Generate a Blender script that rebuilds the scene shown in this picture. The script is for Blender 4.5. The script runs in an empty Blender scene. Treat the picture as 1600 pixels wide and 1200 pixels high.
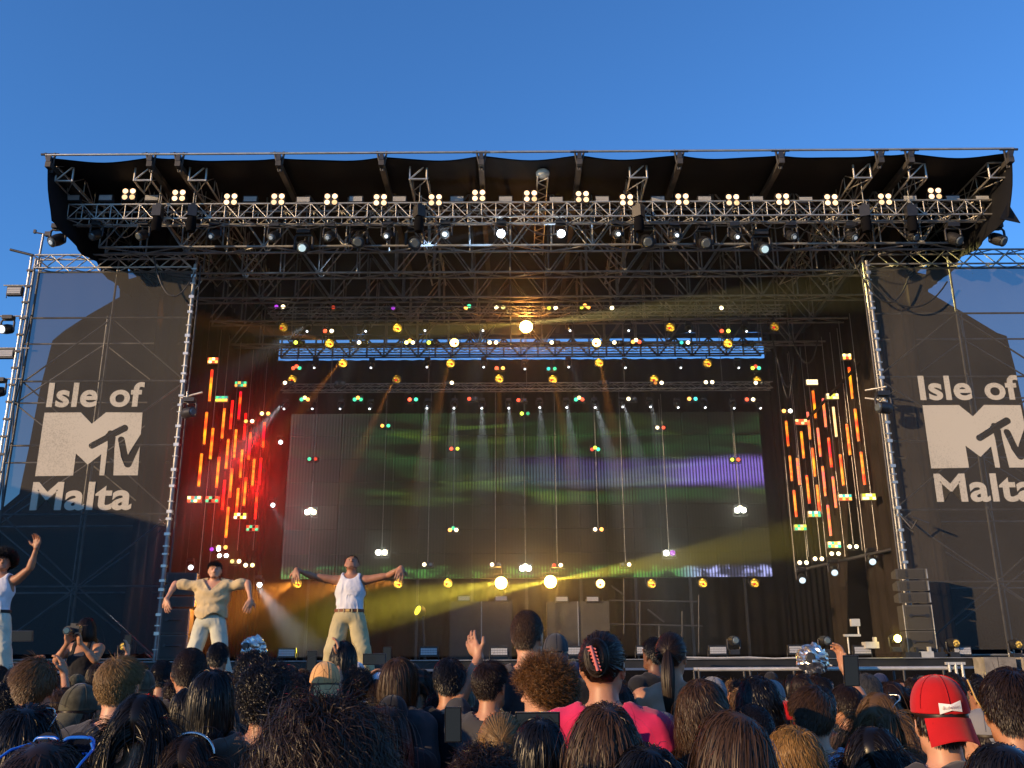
import bpy, math, random
import numpy as np
from mathutils import Vector, Matrix, Euler
from mathutils.geometry import delaunay_2d_cdt
random.seed(7); np.random.seed(7)
SC = bpy.context.scene
COL = SC.collection
R = math.radians
PI = math.pi
# ------------------------------------------------------------------ camera
F = 1440.0; PITCH = R(16.9); ROLL = R(-0.3); CAMZ = 1.75
cam_d = bpy.data.cameras.new('camera'); cam = bpy.data.objects.new('camera', cam_d); COL.objects.link(cam)
cam.location = (0, 0, CAMZ)
CR = Matrix.Rotation(R(90) + PITCH, 3, 'X') @ Matrix.Rotation(ROLL, 3, 'Z')
cam.rotation_euler = CR.to_euler()
cam_d.sensor_width = 36; cam_d.lens = F / 1600 * 36
cam_d.clip_start = 0.05; cam_d.clip_end = 3000
SC.camera = cam
# ------------------------------------------------------------------ sky, sun, exposure
SUN_EL = R(12); SUN_AZ = R(56)          # light travels towards +Y and +X
sdir = Vector((math.sin(SUN_AZ) * math.cos(SUN_EL), math.cos(SUN_AZ) * math.cos(SUN_EL), -math.sin(SUN_EL)))
w = bpy.data.worlds.new('World'); SC.world = w; w.use_nodes = True
nt = w.node_tree; bg = nt.nodes['Background']
sk = nt.nodes.new('ShaderNodeTexSky'); sk.sky_type = 'NISHITA'; sk.sun_disc = False
sk.sun_elevation = SUN_EL
to_sun = -sdir
sk.sun_rotation = math.atan2(to_sun.x, to_sun.y)
sk.air_density = 1.0; sk.dust_density = 0.0; sk.ozone_density = 7.0; sk.altitude = 0
nt.links.new(sk.outputs[0], bg.inputs[0]); bg.inputs[1].default_value = 0.15
sl = bpy.data.lights.new('sun', 'SUN'); sl.energy = 3.2; sl.angle = R(0.5); sl.color = (1.0, 0.66, 0.33)
so = bpy.data.objects.new('sun', sl); COL.objects.link(so); so.rotation_euler = sdir.to_track_quat('-Z', 'Y').to_euler()
SC.view_settings.view_transform = 'Standard'; SC.view_settings.look = 'None'
SC.view_settings.gamma = 1; SC.view_settings.exposure = 0.85; SC.view_settings.use_curve_mapping = False
SC.render.engine = 'CYCLES'
cy = SC.cycles
cy.use_denoising = True
cy.max_bounces = 6; cy.diffuse_bounces = 2; cy.glossy_bounces = 3; cy.transmission_bounces = 4
cy.transparent_max_bounces = 12; cy.volume_bounces = 0
cy.sample_clamp_indirect = 4; cy.sample_clamp_direct = 30
cy.use_adaptive_sampling = False

# ------------------------------------------------------------------ pixel -> world
def at(u, v, D):
    d = CR @ Vector((u - 800, 600 - v, -F))
    return Vector((0, 0, CAMZ)) + d * (D / d.y)
def ppm(p):                                   # photo pixels per metre at a point
    q = CR.transposed() @ (Vector(p) - Vector((0, 0, CAMZ)))
    return F / -q.z
# ------------------------------------------------------------------ materials
def _nodes(name):
    m = bpy.data.materials.new(name); m.use_nodes = True
    return m, m.node_tree, m.node_tree.nodes['Principled BSDF']
def M(name, col, rough=.6, metal=0., var=.2, scale=6., bump=0., bscale=40., spec=.5, stretch=None, sheen=0):
    m, t, b = _nodes(name); N = t.nodes; L = t.links
    b.inputs['Roughness'].default_value = rough; b.inputs['Metallic'].default_value = metal
    b.inputs['Specular IOR Level'].default_value = spec
    if sheen: b.inputs['Sheen Weight'].default_value = sheen
    tc = N.new('ShaderNodeTexCoord'); mp = N.new('ShaderNodeMapping'); L.new(tc.outputs['Object'], mp.inputs[0])
    if stretch: mp.inputs['Scale'].default_value = stretch
    nz = N.new('ShaderNodeTexNoise'); nz.inputs['Scale'].default_value = scale; nz.inputs['Detail'].default_value = 5
    L.new(mp.outputs[0], nz.inputs['Vector'])
    cr = N.new('ShaderNodeValToRGB'); c = Vector(col)
    lo = c * (1 - var); hi = c * (1 + var)
    cr.color_ramp.elements[0].color = (*lo, 1); cr.color_ramp.elements[1].color = (*[min(1, x) for x in hi], 1)
    cr.color_ramp.elements[0].position = .3; cr.color_ramp.elements[1].position = .7
    L.new(nz.outputs['Fac'], cr.inputs[0]); L.new(cr.outputs[0], b.inputs['Base Color'])
    if bump:
        n2 = N.new('ShaderNodeTexNoise'); n2.inputs['Scale'].default_value = bscale; n2.inputs['Detail'].default_value = 4
        L.new(mp.outputs[0], n2.inputs['Vector'])
        bp = N.new('ShaderNodeBump'); bp.inputs['Strength'].default_value = bump; bp.inputs['Distance'].default_value = .02
        L.new(n2.outputs['Fac'], bp.inputs['Height']); L.new(bp.outputs[0], b.inputs['Normal'])
    return m
_em = {}
def E(col, s, pattern=None):
    key = (tuple(round(x, 3) for x in col), round(s, 3), pattern)
    if key in _em: return _em[key]
    m, t, b = _nodes('lamp_glass'); N = t.nodes; L = t.links
    b.inputs['Base Color'].default_value = (*[.05 * x for x in col], 1); b.inputs['Roughness'].default_value = .25
    b.inputs['Emission Color'].default_value = (*col, 1); b.inputs['Emission Strength'].default_value = s
    if pattern:
        tc = N.new('ShaderNodeTexCoord'); vo = N.new('ShaderNodeTexVoronoi'); vo.inputs['Scale'].default_value = pattern
        L.new(tc.outputs['Object'], vo.inputs['Vector'])
        cr = N.new('ShaderNodeValToRGB'); cr.color_ramp.elements[0].color = (*col, 1); cr.color_ramp.elements[1].color = (*[.12 * x for x in col], 1)
        cr.color_ramp.elements[0].position = .3; cr.color_ramp.elements[1].position = .62
        L.new(vo.outputs['Distance'], cr.inputs[0]); L.new(cr.outputs[0], b.inputs['Emission Color'])
    m.cycles.emission_sampling = 'NONE'
    _em[key] = m
    return m
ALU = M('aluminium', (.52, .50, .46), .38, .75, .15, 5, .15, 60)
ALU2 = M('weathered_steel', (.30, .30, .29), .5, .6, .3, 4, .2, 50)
DKST = M('dark_steel', (.05, .05, .055), .5, .4, .2)
BLK = M('black_paint', (.018, .018, .02), .45, 0, .3, 9, .1)
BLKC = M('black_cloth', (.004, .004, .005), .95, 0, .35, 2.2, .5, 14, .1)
ROOFM = M('roof_membrane', (.007, .0075, .010), .7, 0, .3, .6, .3, 2, .25)
CABLE = M('black_rubber', (.02, .02, .02), .6)
DECKM = M('black_deck', (.012, .012, .012), .6, 0, .4, 3, .2)
FACE = M('frosted_plastic', (.42, .43, .45), .5, 0, .08, 60)
RED = M('red_plastic', (.5, .03, .02), .5)
# ------------------------------------------------------------------ mesh helpers
def link(name, me, mat=None, parent=None):
    o = bpy.data.objects.new(name, me); COL.objects.link(o)
    if mat is not None and me is not None:
        if len(me.materials) == 0: me.materials.append(mat)
    if parent is not None: o.parent = parent
    return o
def tag(o, label, cat, group=None, kind=None):
    if label: o['label'] = label
    if cat: o['category'] = cat
    if group: o['group'] = group
    if kind: o['kind'] = kind
    return o
def empty(name, loc=(0, 0, 0), rot=(0, 0, 0)):
    o = bpy.data.objects.new(name, None); COL.objects.link(o); o.location = loc; o.rotation_euler = rot
    o.empty_display_size = .2
    return o
def thing(name, label, cat, loc=(0, 0, 0), rot=(0, 0, 0), group=None):
    return tag(empty(name, loc, rot), label, cat, group)
class MB:
    def __init__(s): s.v = []; s.f = []; s.sm = []
    def add(s, vs, fs, smooth=False):
        o = len(s.v); s.v += [tuple(x) for x in vs]; s.f += [[i + o for i in f] for f in fs]; s.sm += [smooth] * len(fs)
        return s
    def box(s, c, d, rot=None):
        x, y, z = d[0] / 2, d[1] / 2, d[2] / 2; c = Vector(c)
        vs = [Vector(p) for p in ((-x, -y, -z), (x, -y, -z), (x, y, -z), (-x, y, -z), (-x, -y, z), (x, -y, z), (x, y, z), (-x, y, z))]
        if rot is not None: vs = [rot @ p for p in vs]
        return s.add([p + c for p in vs], [(0, 3, 2, 1), (4, 5, 6, 7), (0, 1, 5, 4), (1, 2, 6, 5), (2, 3, 7, 6), (3, 0, 4, 7)])
    def tube(s, a, b, r, n=6, r2=None, caps=True):
        a = Vector(a); b = Vector(b); d = (b - a)
        if d.length < 1e-6: return s
        d.normalize(); r2 = r if r2 is None else r2
        x = d.cross(Vector((0, 0, 1)) if abs(d.z) < .9 else Vector((1, 0, 0))).normalized(); y = d.cross(x)
        vs = []
        for p, rr in ((a, r), (b, r2)):
            for i in range(n):
                t = 2 * PI * i / n; vs.append(p + (x * math.cos(t) + y * math.sin(t)) * rr)
        fs = [(i, (i + 1) % n, n + (i + 1) % n, n + i) for i in range(n)]
        s.add(vs, fs, True)
        if caps: s.add(vs, [list(range(n))[::-1], list(range(n, 2 * n))])
        return s
    def path(s, pts, r, n=6):
        pts = [Vector(p) for p in pts]; vs = []; prev = None
        for i, p in enumerate(pts):
            d = (pts[min(i + 1, len(pts) - 1)] - pts[max(i - 1, 0)]).normalized()
            if prev is None: x = d.cross(Vector((0, 0, 1)) if abs(d.z) < .9 else Vector((1, 0, 0))).normalized()
            else: x = (prev - d * prev.dot(d)).normalized()
            prev = x; y = d.cross(x); rr = r[i] if isinstance(r, (list, tuple)) else r
            vs += [p + (x * math.cos(2 * PI * k / n) + y * math.sin(2 * PI * k / n)) * rr for k in range(n)]
        fs = [(i * n + k, i * n + (k + 1) % n, (i + 1) * n + (k + 1) % n, (i + 1) * n + k) for i in range(len(pts) - 1) for k in range(n)]
        return s.add(vs, fs, True)
    def lathe(s, prof, a, d, n=16):           # prof: (radius, distance along d)
        a = Vector(a); d = Vector(d).normalized()
        x = d.cross(Vector((0, 0, 1)) if abs(d.z) < .9 else Vector((1, 0, 0))).normalized(); y = d.cross(x)
        vs = [a + d * h + (x * math.cos(2 * PI * k / n) + y * math.sin(2 * PI * k / n)) * r for r, h in prof for k in range(n)]
        fs = [(i * n + k, i * n + (k + 1) % n, (i + 1) * n + (k + 1) % n, (i + 1) * n + k) for i in range(len(prof) - 1) for k in range(n)]
        s.add(vs, fs, True)
        return s.add(vs, [list(range(n))[::-1], [len(vs) - n + k for k in range(n)]])
    def prism(s, pts, th, axis='y'):          # outline in x,z extruded along y
        n = len(pts); vs = [(p[0], p[1], p[2]) for p in pts] + [(p[0], p[1] + th, p[2]) for p in pts]
        return s.add(vs, [list(range(n)), list(range(2 * n - 1, n - 1, -1))] + [(i, i + n, (i + 1) % n + n, (i + 1) % n) for i in range(n)])
    def mesh(s, name):
        me = bpy.data.meshes.new(name); me.from_pydata(s.v, [], s.f)
        me.polygons.foreach_set('use_smooth', s.sm); me.update()
        return me
    def obj(s, name, mat, parent=None): return link(name, s.mesh(name), mat, parent)
def npmesh(name, V, Fc, smooth=True):
    me = bpy.data.meshes.new(name); V = np.asarray(V, np.float32); Fc = np.asarray(Fc, np.int32); k = Fc.shape[1]
    me.vertices.add(len(V)); me.vertices.foreach_set('co', V.ravel())
    me.loops.add(Fc.size); me.loops.foreach_set('vertex_index', Fc.ravel())
    me.polygons.add(len(Fc)); me.polygons.foreach_set('loop_start', np.arange(0, Fc.size, k, dtype=np.int32))
    try: me.polygons.foreach_set('loop_total', np.full(len(Fc), k, np.int32))
    except Exception: pass
    me.polygons.foreach_set('use_smooth', np.full(len(Fc), smooth, bool))
    me.update(calc_edges=True)
    return me
def setmat(o, m):
    o.material_slots[0].link = 'OBJECT'; o.material_slots[0].material = m
def copy_tree(src, parent=None, mats=None):
    c = src.copy(); COL.objects.link(c); c.parent = parent
    for ch in src.children: copy_tree(ch, c)
    return c
def ordinal(i):
    W = ['first', 'second', 'third', 'fourth', 'fifth', 'sixth', 'seventh', 'eighth', 'ninth', 'tenth', 'eleventh', 'twelfth', 'thirteenth',
         'fourteenth', 'fifteenth', 'sixteenth', 'seventeenth', 'eighteenth', 'nineteenth', 'twentieth']
    return W[i] if i < 20 else 'twenty ' + W[i - 20]
HAZE = 0.014; LK = 5.2
# ================================================================== ground and surroundings
g = MB(); g.add([(-400, -200, 0), (400, -200, 0), (400, 900, 0), (-400, 900, 0)], [(0, 1, 2, 3)])
go = g.obj('ground', M('paved_ground', (.09, .085, .08), .9, 0, .3, .8, .3, 12)); go['kind'] = 'structure'
# unseen building, added and sized so its shade falls on the lower left banner
bl = thing('added_shade_building', 'unseen building added left of the stage to shade the lower left banner', 'building', (-23.5, 15, 0))
STONE = M('limestone', (.42, .34, .22), .9, 0, .2, .6, .3, 8)
MB().box((0, 0, 3.95), (5, 14, 7.9)).obj('wall', STONE, bl)
MB().box((0, 0, 8.04), (5.4, 14.4, .28)).obj('cornice', STONE, bl)
for k in range(4):
    for j in range(2):
        f = MB().box((2.53, -5.2 + k * 3.4, 2.2 + j * 3.6), (.08, 1.1, 1.8)).obj('window', M('window_glass', (.03, .04, .05), .1) if (k + j == 0) else bpy.data.materials['window_glass'], bl)

# ================================================================== truss builder
def truss(name, label, a, b, w=.42, h=.42, bay=.42, r=.024, rb=.012, mat=ALU, group=None, pieces=False, posts=True, cat='truss', upv=Vector((0, 0, 1))):
    a = Vector(a); b = Vector(b); d = (b - a); Ln = d.length; d.normalize()
    s = d.cross(upv).normalized(); u = s.cross(d).normalized()
    t = thing(name, label, cat, a, (0, 0, 0), group)
    L = d * Ln
    for sx in (-1, 1):
        for sz in (-1, 1):
            o = s * sx * w / 2 + u * sz * h / 2
            MB().tube(o, o + L, r, 8).obj('chord', mat, t)
    n = max(2, round(Ln / bay)); step = Ln / n
    joined = MB(); shared = {}
    def piece(p, q, rr):
        if not pieces: joined.tube(p, q, rr, 5, caps=False); return
        k = (round((q - p).x, 3), round((q - p).y, 3), round((q - p).z, 3), rr)
        if k not in shared: 
            shared[k] = MB().tube((0, 0, 0), q - p, rr, 5).mesh('brace')
            shared[k].materials.append(mat)
        o = bpy.data.objects.new('brace', shared[k]); COL.objects.link(o); o.parent = t; o.location = p
    for i in range(n):
        p0 = d * (i * step); p1 = d * ((i + 1) * step)
        for sx in (-1, 1):                                    # upright faces
            lo = s * sx * w / 2 - u * h / 2; hi = s * sx * w / 2 + u * h / 2
            fr = sx == -1 if d.x > 0 else sx == 1
            add = piece if sx == 1 else (lambda p, q, rr: joined.tube(p, q, rr, 5, caps=False))
            if i % 2: add(p0 + hi, p1 + lo, rb)
            else: add(p0 + lo, p1 + hi, rb)
            if posts: add(p0 + lo, p0 + hi, rb)
        for sz in (-1, 1):                                    # flat faces
            l = -s * w / 2 + u * sz * h / 2; rr_ = s * w / 2 + u * sz * h / 2
            joined.tube(p0 + (l if i % 2 else rr_), p1 + (rr_ if i % 2 else l), rb, 5, caps=False)
    e = joined.obj('lacing', mat, t); e['kind'] = 'stuff'
    return t
def cat_pts(a, b, sag, n=14):
    a = Vector(a); b = Vector(b)
    return [a.lerp(b, i / n) - Vector((0, 0, 4 * sag * (i / n) * (1 - i / n))) for i in range(n + 1)]

# ================================================================== roof
RZ = at(800, 246, 20).z
XL = at(76, 246, 20).x; XR = at(1580, 240, 20).x
YB = 32.6
skirt_z = at(76, 345, 20).z
roof = thing('stage_roof', 'wide black fabric roof of the concert stage with dark side skirts', 'roof', (0, 20, 0))
raft_u = [80, 237, 281, 437, 597, 752, 905, 1061, 1219, 1374, 1421, 1576]
raft_x = [at(u, 243, 20).x for u in raft_u]
# membrane with scalloped front edge
nx = 120; ny = 12; vs = []; fs = []
def sagf(x):
    for i in range(len(raft_x) - 1):
        if raft_x[i] <= x <= raft_x[i + 1]:
            t = (x - raft_x[i]) / (raft_x[i + 1] - raft_x[i]); L_ = raft_x[i + 1] - raft_x[i]
            return 4 * t * (1 - t) * .09 * min(1, L_ / 2.6)
    return 0
for j in range(ny + 1):
    for i in range(nx + 1):
        x = XL + (XR - XL) * i / nx; t = j / ny
        y = (YB - 20) * t + (sagf(x) * .3 if j == 0 else 0)
        vs.append((x, y, RZ - sagf(x) * (1 - .5 * t) - .02 * math.sin(x * 3 + t * 9)))
for j in range(ny):
    for i in range(nx):
        a_ = j * (nx + 1) + i; fs.append((a_, a_ + 1, a_ + nx + 2, a_ + nx + 1))
mm = MB().add(vs, fs, True)
mm.add([(v[0], v[1], v[2] + .04) for v in vs], [f[::-1] for f in fs], True)
mm.obj('membrane', ROOFM, roof)
for sx, X in ((-1, XL), (1, XR)):
    # side skirt with soft folds
    n = 26; top = []; bot = []
    sk_m = MB(); ys = [i * (24.9 - 20) / n for i in range(n + 1)]
    pv = []
    for k in range(7):
        for y in ys:
            z = RZ + (skirt_z - RZ) * k / 6
            if k == 0 or sx > 0 and k < 3: dz = 0
            pv.append((X - sx * .28 * (k / 6) + sx * (.05 * math.sin(y * 5 + k * .8) * (k / 6) + .02 * math.sin(y * 17)), y, z + (.05 * math.sin(y * 3.1) if k == 6 else 0)))
    pf = [(k * (n + 1) + i, k * (n + 1) + i + 1, (k + 1) * (n + 1) + i + 1, (k + 1) * (n + 1) + i) for k in range(6) for i in range(n)]
    sk_m.add(pv, pf, True); sk_m.add([(p[0] + sx * .02, p[1], p[2]) for p in pv], [f[::-1] for f in pf], True)
    sk_m.obj('side_skirt', ROOFM, roof)
    # rear part of the side, higher hem
    sk2 = MB().box((X, (24.9 + YB) / 2 - 20 + .1, RZ - .3), (.03, YB - 24.9, .6)); sk2.obj('side_skirt', ROOFM, roof)
if True:   # torn flap on the right front corner
    p = at(1578, 352, 20.2)
    MB().prism([(XR - .24, .1, skirt_z + .40), (XR - .02, .1, skirt_z - .14), (XR - .50, .1, skirt_z - .02)], .02).obj('loose_flap', ROOFM, roof)
MB().box((0.5, YB - 20 + .1, (RZ + at(800, 525, YB).z) / 2 + .0), (XR - XL, .04, RZ - at(800, 527, YB).z)).obj('rear_valance', ROOFM, roof)
edge = MB().tube((XL - .05, -.05, at(800, 240, 20).z), (XR + .05, -.05, at(800, 238, 20).z), .03, 8); edge.obj('edge_tube', ALU, roof)
RAFM = M('rafter_steel', (.06, .055, .05), .6, .3, .3)
for x in raft_x:
    MB().box((x, 5.9, RZ - .17), (.13, 12, .14)).obj('rafter', RAFM, roof)
    kb = MB().box((x, -.03, RZ - .02), (.10, .16, .16)).tube((x - .22, -.05, RZ + .12), (x + .22, -.05, RZ + .12), .03).tube((x - .12, -.05, RZ + .16), (x - .02, .1, RZ - .3), .03).tube((x + .12, -.05, RZ + .16), (x + .02, .1, RZ - .3), .03)
    kb.obj('clamp', DKST, roof)

# cantilever trusses that stick out towards the square
cu = [(102, 272), (225, 271), (310, 271), (654, 269), (997, 267), (1346, 267), (1432, 267), (1557, 267)]
for i, (u, v) in enumerate(cu):
    p = at(u, v, 20.35); q = Vector((p.x, 27, p.z))
    t = truss('roof_truss', f'square aluminium truss pointing out from under the roof, {ordinal(i)} from the left', p, q, .42, .42, .6, .026, .014, ALU, 'trusses pointing out of the roof', pieces=False)
    MB().tube((-.21, -.03, -.21), (.21, -.03, .21), .022).tube((-.23, -.03, -.21), (.23, -.03, -.21), .028).tube((-.23, -.03, .21), (.23, -.03, .21), .028).tube((-.21, -.03, -.23), (-.21, -.03, .23), .028).tube((.21, -.03, -.23), (.21, -.03, .23), .028).obj('end_frame', ALU, t)
p = at(848, 265, 20.4)
ct = truss('roof_truss', 'narrow triangular truss with a white round pulley head in the middle of the roof', p + Vector((0, .1, -.05)), (p.x, 25, p.z - .05), .26, .26, .22, .02, .014, ALU)
MB().lathe([(.05, -.1), (.16, -.08), (.17, 0), (.12, .06), (.12, .12)], (0, 0, .02), (0, 0, 1), 16).obj('pulley_head', M('white_enamel', (.7, .68, .6), .4), ct)

# front lighting truss and the main cross trusses of the roof
fa = at(112, 337, 21.2); fb = at(1572, 336, 21.2); fb.z = fa.z
truss('lighting_truss', 'long bright aluminium box truss across the front of the roof', fa, fb, .42, .40, .36, .026, .015, ALU, pieces=True)
zt = at(800, 306, 22).z; zb = at(800, 388, 22).z
for i, D in enumerate((22.0, 23.7, 25.5, 27.4, 29.6)):
    x0 = XL + .35; x1 = XR - .35
    h = zt - zb
    if i: x0 = -9.6 ; x1 = 10.6
    if i == 0: x0 += .3; x1 -= .2
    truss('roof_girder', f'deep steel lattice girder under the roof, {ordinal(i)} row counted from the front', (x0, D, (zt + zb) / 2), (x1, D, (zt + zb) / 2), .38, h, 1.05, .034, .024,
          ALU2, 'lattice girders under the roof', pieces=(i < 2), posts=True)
# lower front ladder rail carrying the moving lights
la = at(96, 352, 21.25); lb = at(1560, 351, 21.25); lb.z = la.z
rail = tag(MB().tube(la, lb, .026, 8).obj('lamp_bar', ALU2), 'steel bar carrying moving lights below the front truss', 'bar')

for k, u in enumerate((246, 300, 655, 998, 1352, 1424)):
    p = at(u, 338, 20.85)
    t = thing('chain_hoist', f'black chain hoist with cable bag on the front truss, {ordinal(k)} from the left', 'hoist', p, (0, 0, .3 * k), 'chain hoists on the front truss')
    MB().box((0, 0, .12), (.22, .24, .30)).box((0, 0, .30), (.10, .10, .1)).obj('motor', BLK, t)
    MB().lathe([(.10, -.42), (.13, -.30), (.12, -.1), (.10, -.04)], (0, 0, 0), (0, 0, 1), 10).obj('chain_bag', BLKC, t)
    MB().tube((0, 0, .3), (0, 0, RZ - p.z - .25), .016, 5).tube((.05, 0, .3), (.05, 0, .6), .01, 5).obj('chain', ALU2, t)
rc = random.Random(4); u = 130
k = 0
while u < 1540:
    w_ = rc.uniform(40, 110); v0 = rc.choice((326, 346, 352)); p = at(u, v0, 20.95); q = at(u + w_, rc.choice((326, 346, 352)), 20.95)
    tag(MB().path(cat_pts(p, q, rc.uniform(.12, .42), 9), .013, 5).obj('power_cable', CABLE), f'black power cable drooping from the front truss, {ordinal(k)} from the left', 'cable', 'power cables on the front truss')
    u += rc.uniform(35, 90); k += 1
# inner lighting trusses
TR = {}
for nm, v, D, u0, u1, lab in (('a', 488, 25.7, 420, 1226, 'highest lighting truss inside the stage, with paired lamps'),
                         ('b', 545, 27.3, 435, 1206, 'lighting truss crossing the strip of sky at the back of the stage'),
                         ('c', 607, 28.2, 440, 1206, 'lowest lighting truss above the video wall')):
    a = at(u0, v, D); b = at(u1, v, D); b.z = a.z
    truss('lighting_truss', lab, a, b, .28, .2, .3, .018, .010, ALU2, posts=False)
    TR[nm] = (a, b)
    for k in range(5):
        x = a.x + (b.x - a.x) * (k + .5) / 5
        tag(MB().tube((x, D, a.z), (x, D, zb), .012, 5).obj('hoist_chain', ALU2), f'steel hoist chain on the {dict(a="highest", b="middle", c="lowest")[nm]} inner lighting truss, {ordinal(k)} from the left', 'chain')
# rear frame seen against the sky
for k, v in enumerate((530, 540, 556)):
    a = at(430, v, 31.9); b = at(1198, v, 31.9); b.z = a.z
    tag(MB().tube(a, b, .035, 6).obj('rear_rail', DKST), f'dark horizontal rail against the strip of sky, {ordinal(k)} from the top', 'rail')

truss('rear_lattice', 'dark lattice beam crossing the strip of sky at the back', (at(440, 543, 32).x, 32.0, at(800, 543, 32).z), (at(1188, 543, 32).x, 32.0, at(800, 543, 32).z), .05, at(800, 529, 32).z - at(800, 558, 32).z, .62, .025, .03, DKST, posts=True)
# ================================================================== side towers, banners
def grid_mesh(p00, p10, p01, p11, nx, ny, wob):
    vs = []; fs = []
    for j in range(ny + 1):
        for i in range(nx + 1):
            a = p00.lerp(p10, i / nx); b = p01.lerp(p11, i / nx); p = a.lerp(b, j / ny)
            vs.append((p.x, p.y + wob * (math.sin(i * 1.3 + j * .35) + math.sin(i * .5 - j * .8 + 1)), p.z))
    for j in range(ny):
        for i in range(nx):
            k = j * (nx + 1) + i; fs.append((k, k + 1, k + nx + 2, k + nx + 1))
    return vs, fs
def mesh_fabric(name, col, alpha):
    m, t, b = _nodes(name); N = t.nodes; L = t.links
    tc = N.new('ShaderNodeTexCoord')
    nz = N.new('ShaderNodeTexNoise'); nz.inputs['Scale'].default_value = .5; nz.inputs['Detail'].default_value = 6; L.new(tc.outputs['Object'], nz.inputs['Vector'])
    nw = N.new('ShaderNodeTexNoise'); nw.inputs['Scale'].default_value = 30; nw.inputs['Detail'].default_value = 2; L.new(tc.outputs['Object'], nw.inputs['Vector'])
    mx = N.new('ShaderNodeMath'); mx.operation = 'ADD'; L.new(nz.outputs['Fac'], mx.inputs[0]); L.new(nw.outputs['Fac'], mx.inputs[1])
    cr = N.new('ShaderNodeValToRGB'); c = Vector(col)
    cr.color_ramp.elements[0].position = .7; cr.color_ramp.elements[1].position = 1.3 if False else 1.0
    cr.color_ramp.elements[0].color = (*(c * .82), 1); cr.color_ramp.elements[1].color = (*[min(1, x * 1.15) for x in c], 1)
    L.new(mx.outputs[0], cr.inputs[0]); L.new(cr.outputs[0], b.inputs['Base Color'])
    b.inputs['Roughness'].default_value = .9; b.inputs['Specular IOR Level'].default_value = .15
    tr = N.new('ShaderNodeBsdfTransparent'); ms = N.new('ShaderNodeMixShader'); ms.inputs[0].default_value = 1 - alpha
    out = t.nodes['Material Output']
    L.new(b.outputs[0], ms.inputs[1]); L.new(tr.outputs[0], ms.inputs[2]); L.new(ms.outputs[0], out.inputs[0])
    return m
BAN = mesh_fabric('banner_mesh', (.056, .053, .049), .72)
BANW = mesh_fabric('printed_cream_mesh', (.50, .46, .38), .90)
def text_mesh(s, font_off=.028):
    cu_ = bpy.data.curves.new('lettering', 'FONT'); cu_.body = s; cu_.size = 1; cu_.offset = font_off; cu_.space_character = 1.04
    cu_.resolution_u = 6
    o = bpy.data.objects.new('lettering', cu_); COL.objects.link(o)
    dg = bpy.context.evaluated_depsgraph_get(); dg.update()
    me = bpy.data.meshes.new_from_object(o.evaluated_get(dg))
    bpy.data.objects.remove(o)
    return me
def fit_text(s, x0, x1, z0, z1, y, parent, cap='I'):
    me = text_mesh(s); co = np.zeros(len(me.vertices) * 3, np.float32); me.vertices.foreach_get('co', co); co = co.reshape(-1, 3)
    cm = text_mesh(cap); cc = np.zeros(len(cm.vertices) * 3, np.float32); cm.vertices.foreach_get('co', cc); cc = cc.reshape(-1, 3)
    mx0, mx1 = co[:, 0].min(), co[:, 0].max(); mz0, mz1 = cc[:, 1].min(), cc[:, 1].max()
    X = x0 + (co[:, 0] - mx0) / (mx1 - mx0) * (x1 - x0); Z = z0 + (co[:, 1] - mz0) / (mz1 - mz0) * (z1 - z0)
    out = np.stack([X, np.full_like(X, y), Z], 1)
    polys = [tuple(q.vertices) for q in me.polygons]; root = list(range(len(out)))
    def fd(a):
        while root[a] != a: root[a] = root[root[a]]; a = root[a]
        return a
    for q in polys:
        for v in q[1:]: root[fd(v)] = fd(q[0])
    comps = {}
    for q in polys: comps.setdefault(fd(q[0]), []).append(q)
    for qs in comps.values():
        ids = sorted({v for q in qs for v in q}); mp = {v: i for i, v in enumerate(ids)}
        MB().add([tuple(float(t) for t in out[v]) for v in ids], [[mp[v] for v in q] for q in qs]).obj('letter', BANW, parent)
def in_poly(p, poly):
    x, y = p; c = False; j = len(poly) - 1
    for i in range(len(poly)):
        xi, yi = poly[i]; xj, yj = poly[j]
        if (yi > y) != (yj > y) and x < (xj - xi) * (y - yi) / (yj - yi) + xi: c = not c
        j = i
    return c
def capsule_poly(a, b, r, n=10):
    ax, ay = a; bx, by = b; an = math.atan2(by - ay, bx - ax); out = []
    for i in range(n + 1): t = an + PI / 2 + PI * i / n; out.append((ax + r * math.cos(t), ay + r * math.sin(t)))
    for i in range(n + 1): t = an - PI / 2 + PI * i / n; out.append((bx + r * math.cos(t), by + r * math.sin(t)))
    return out
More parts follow.
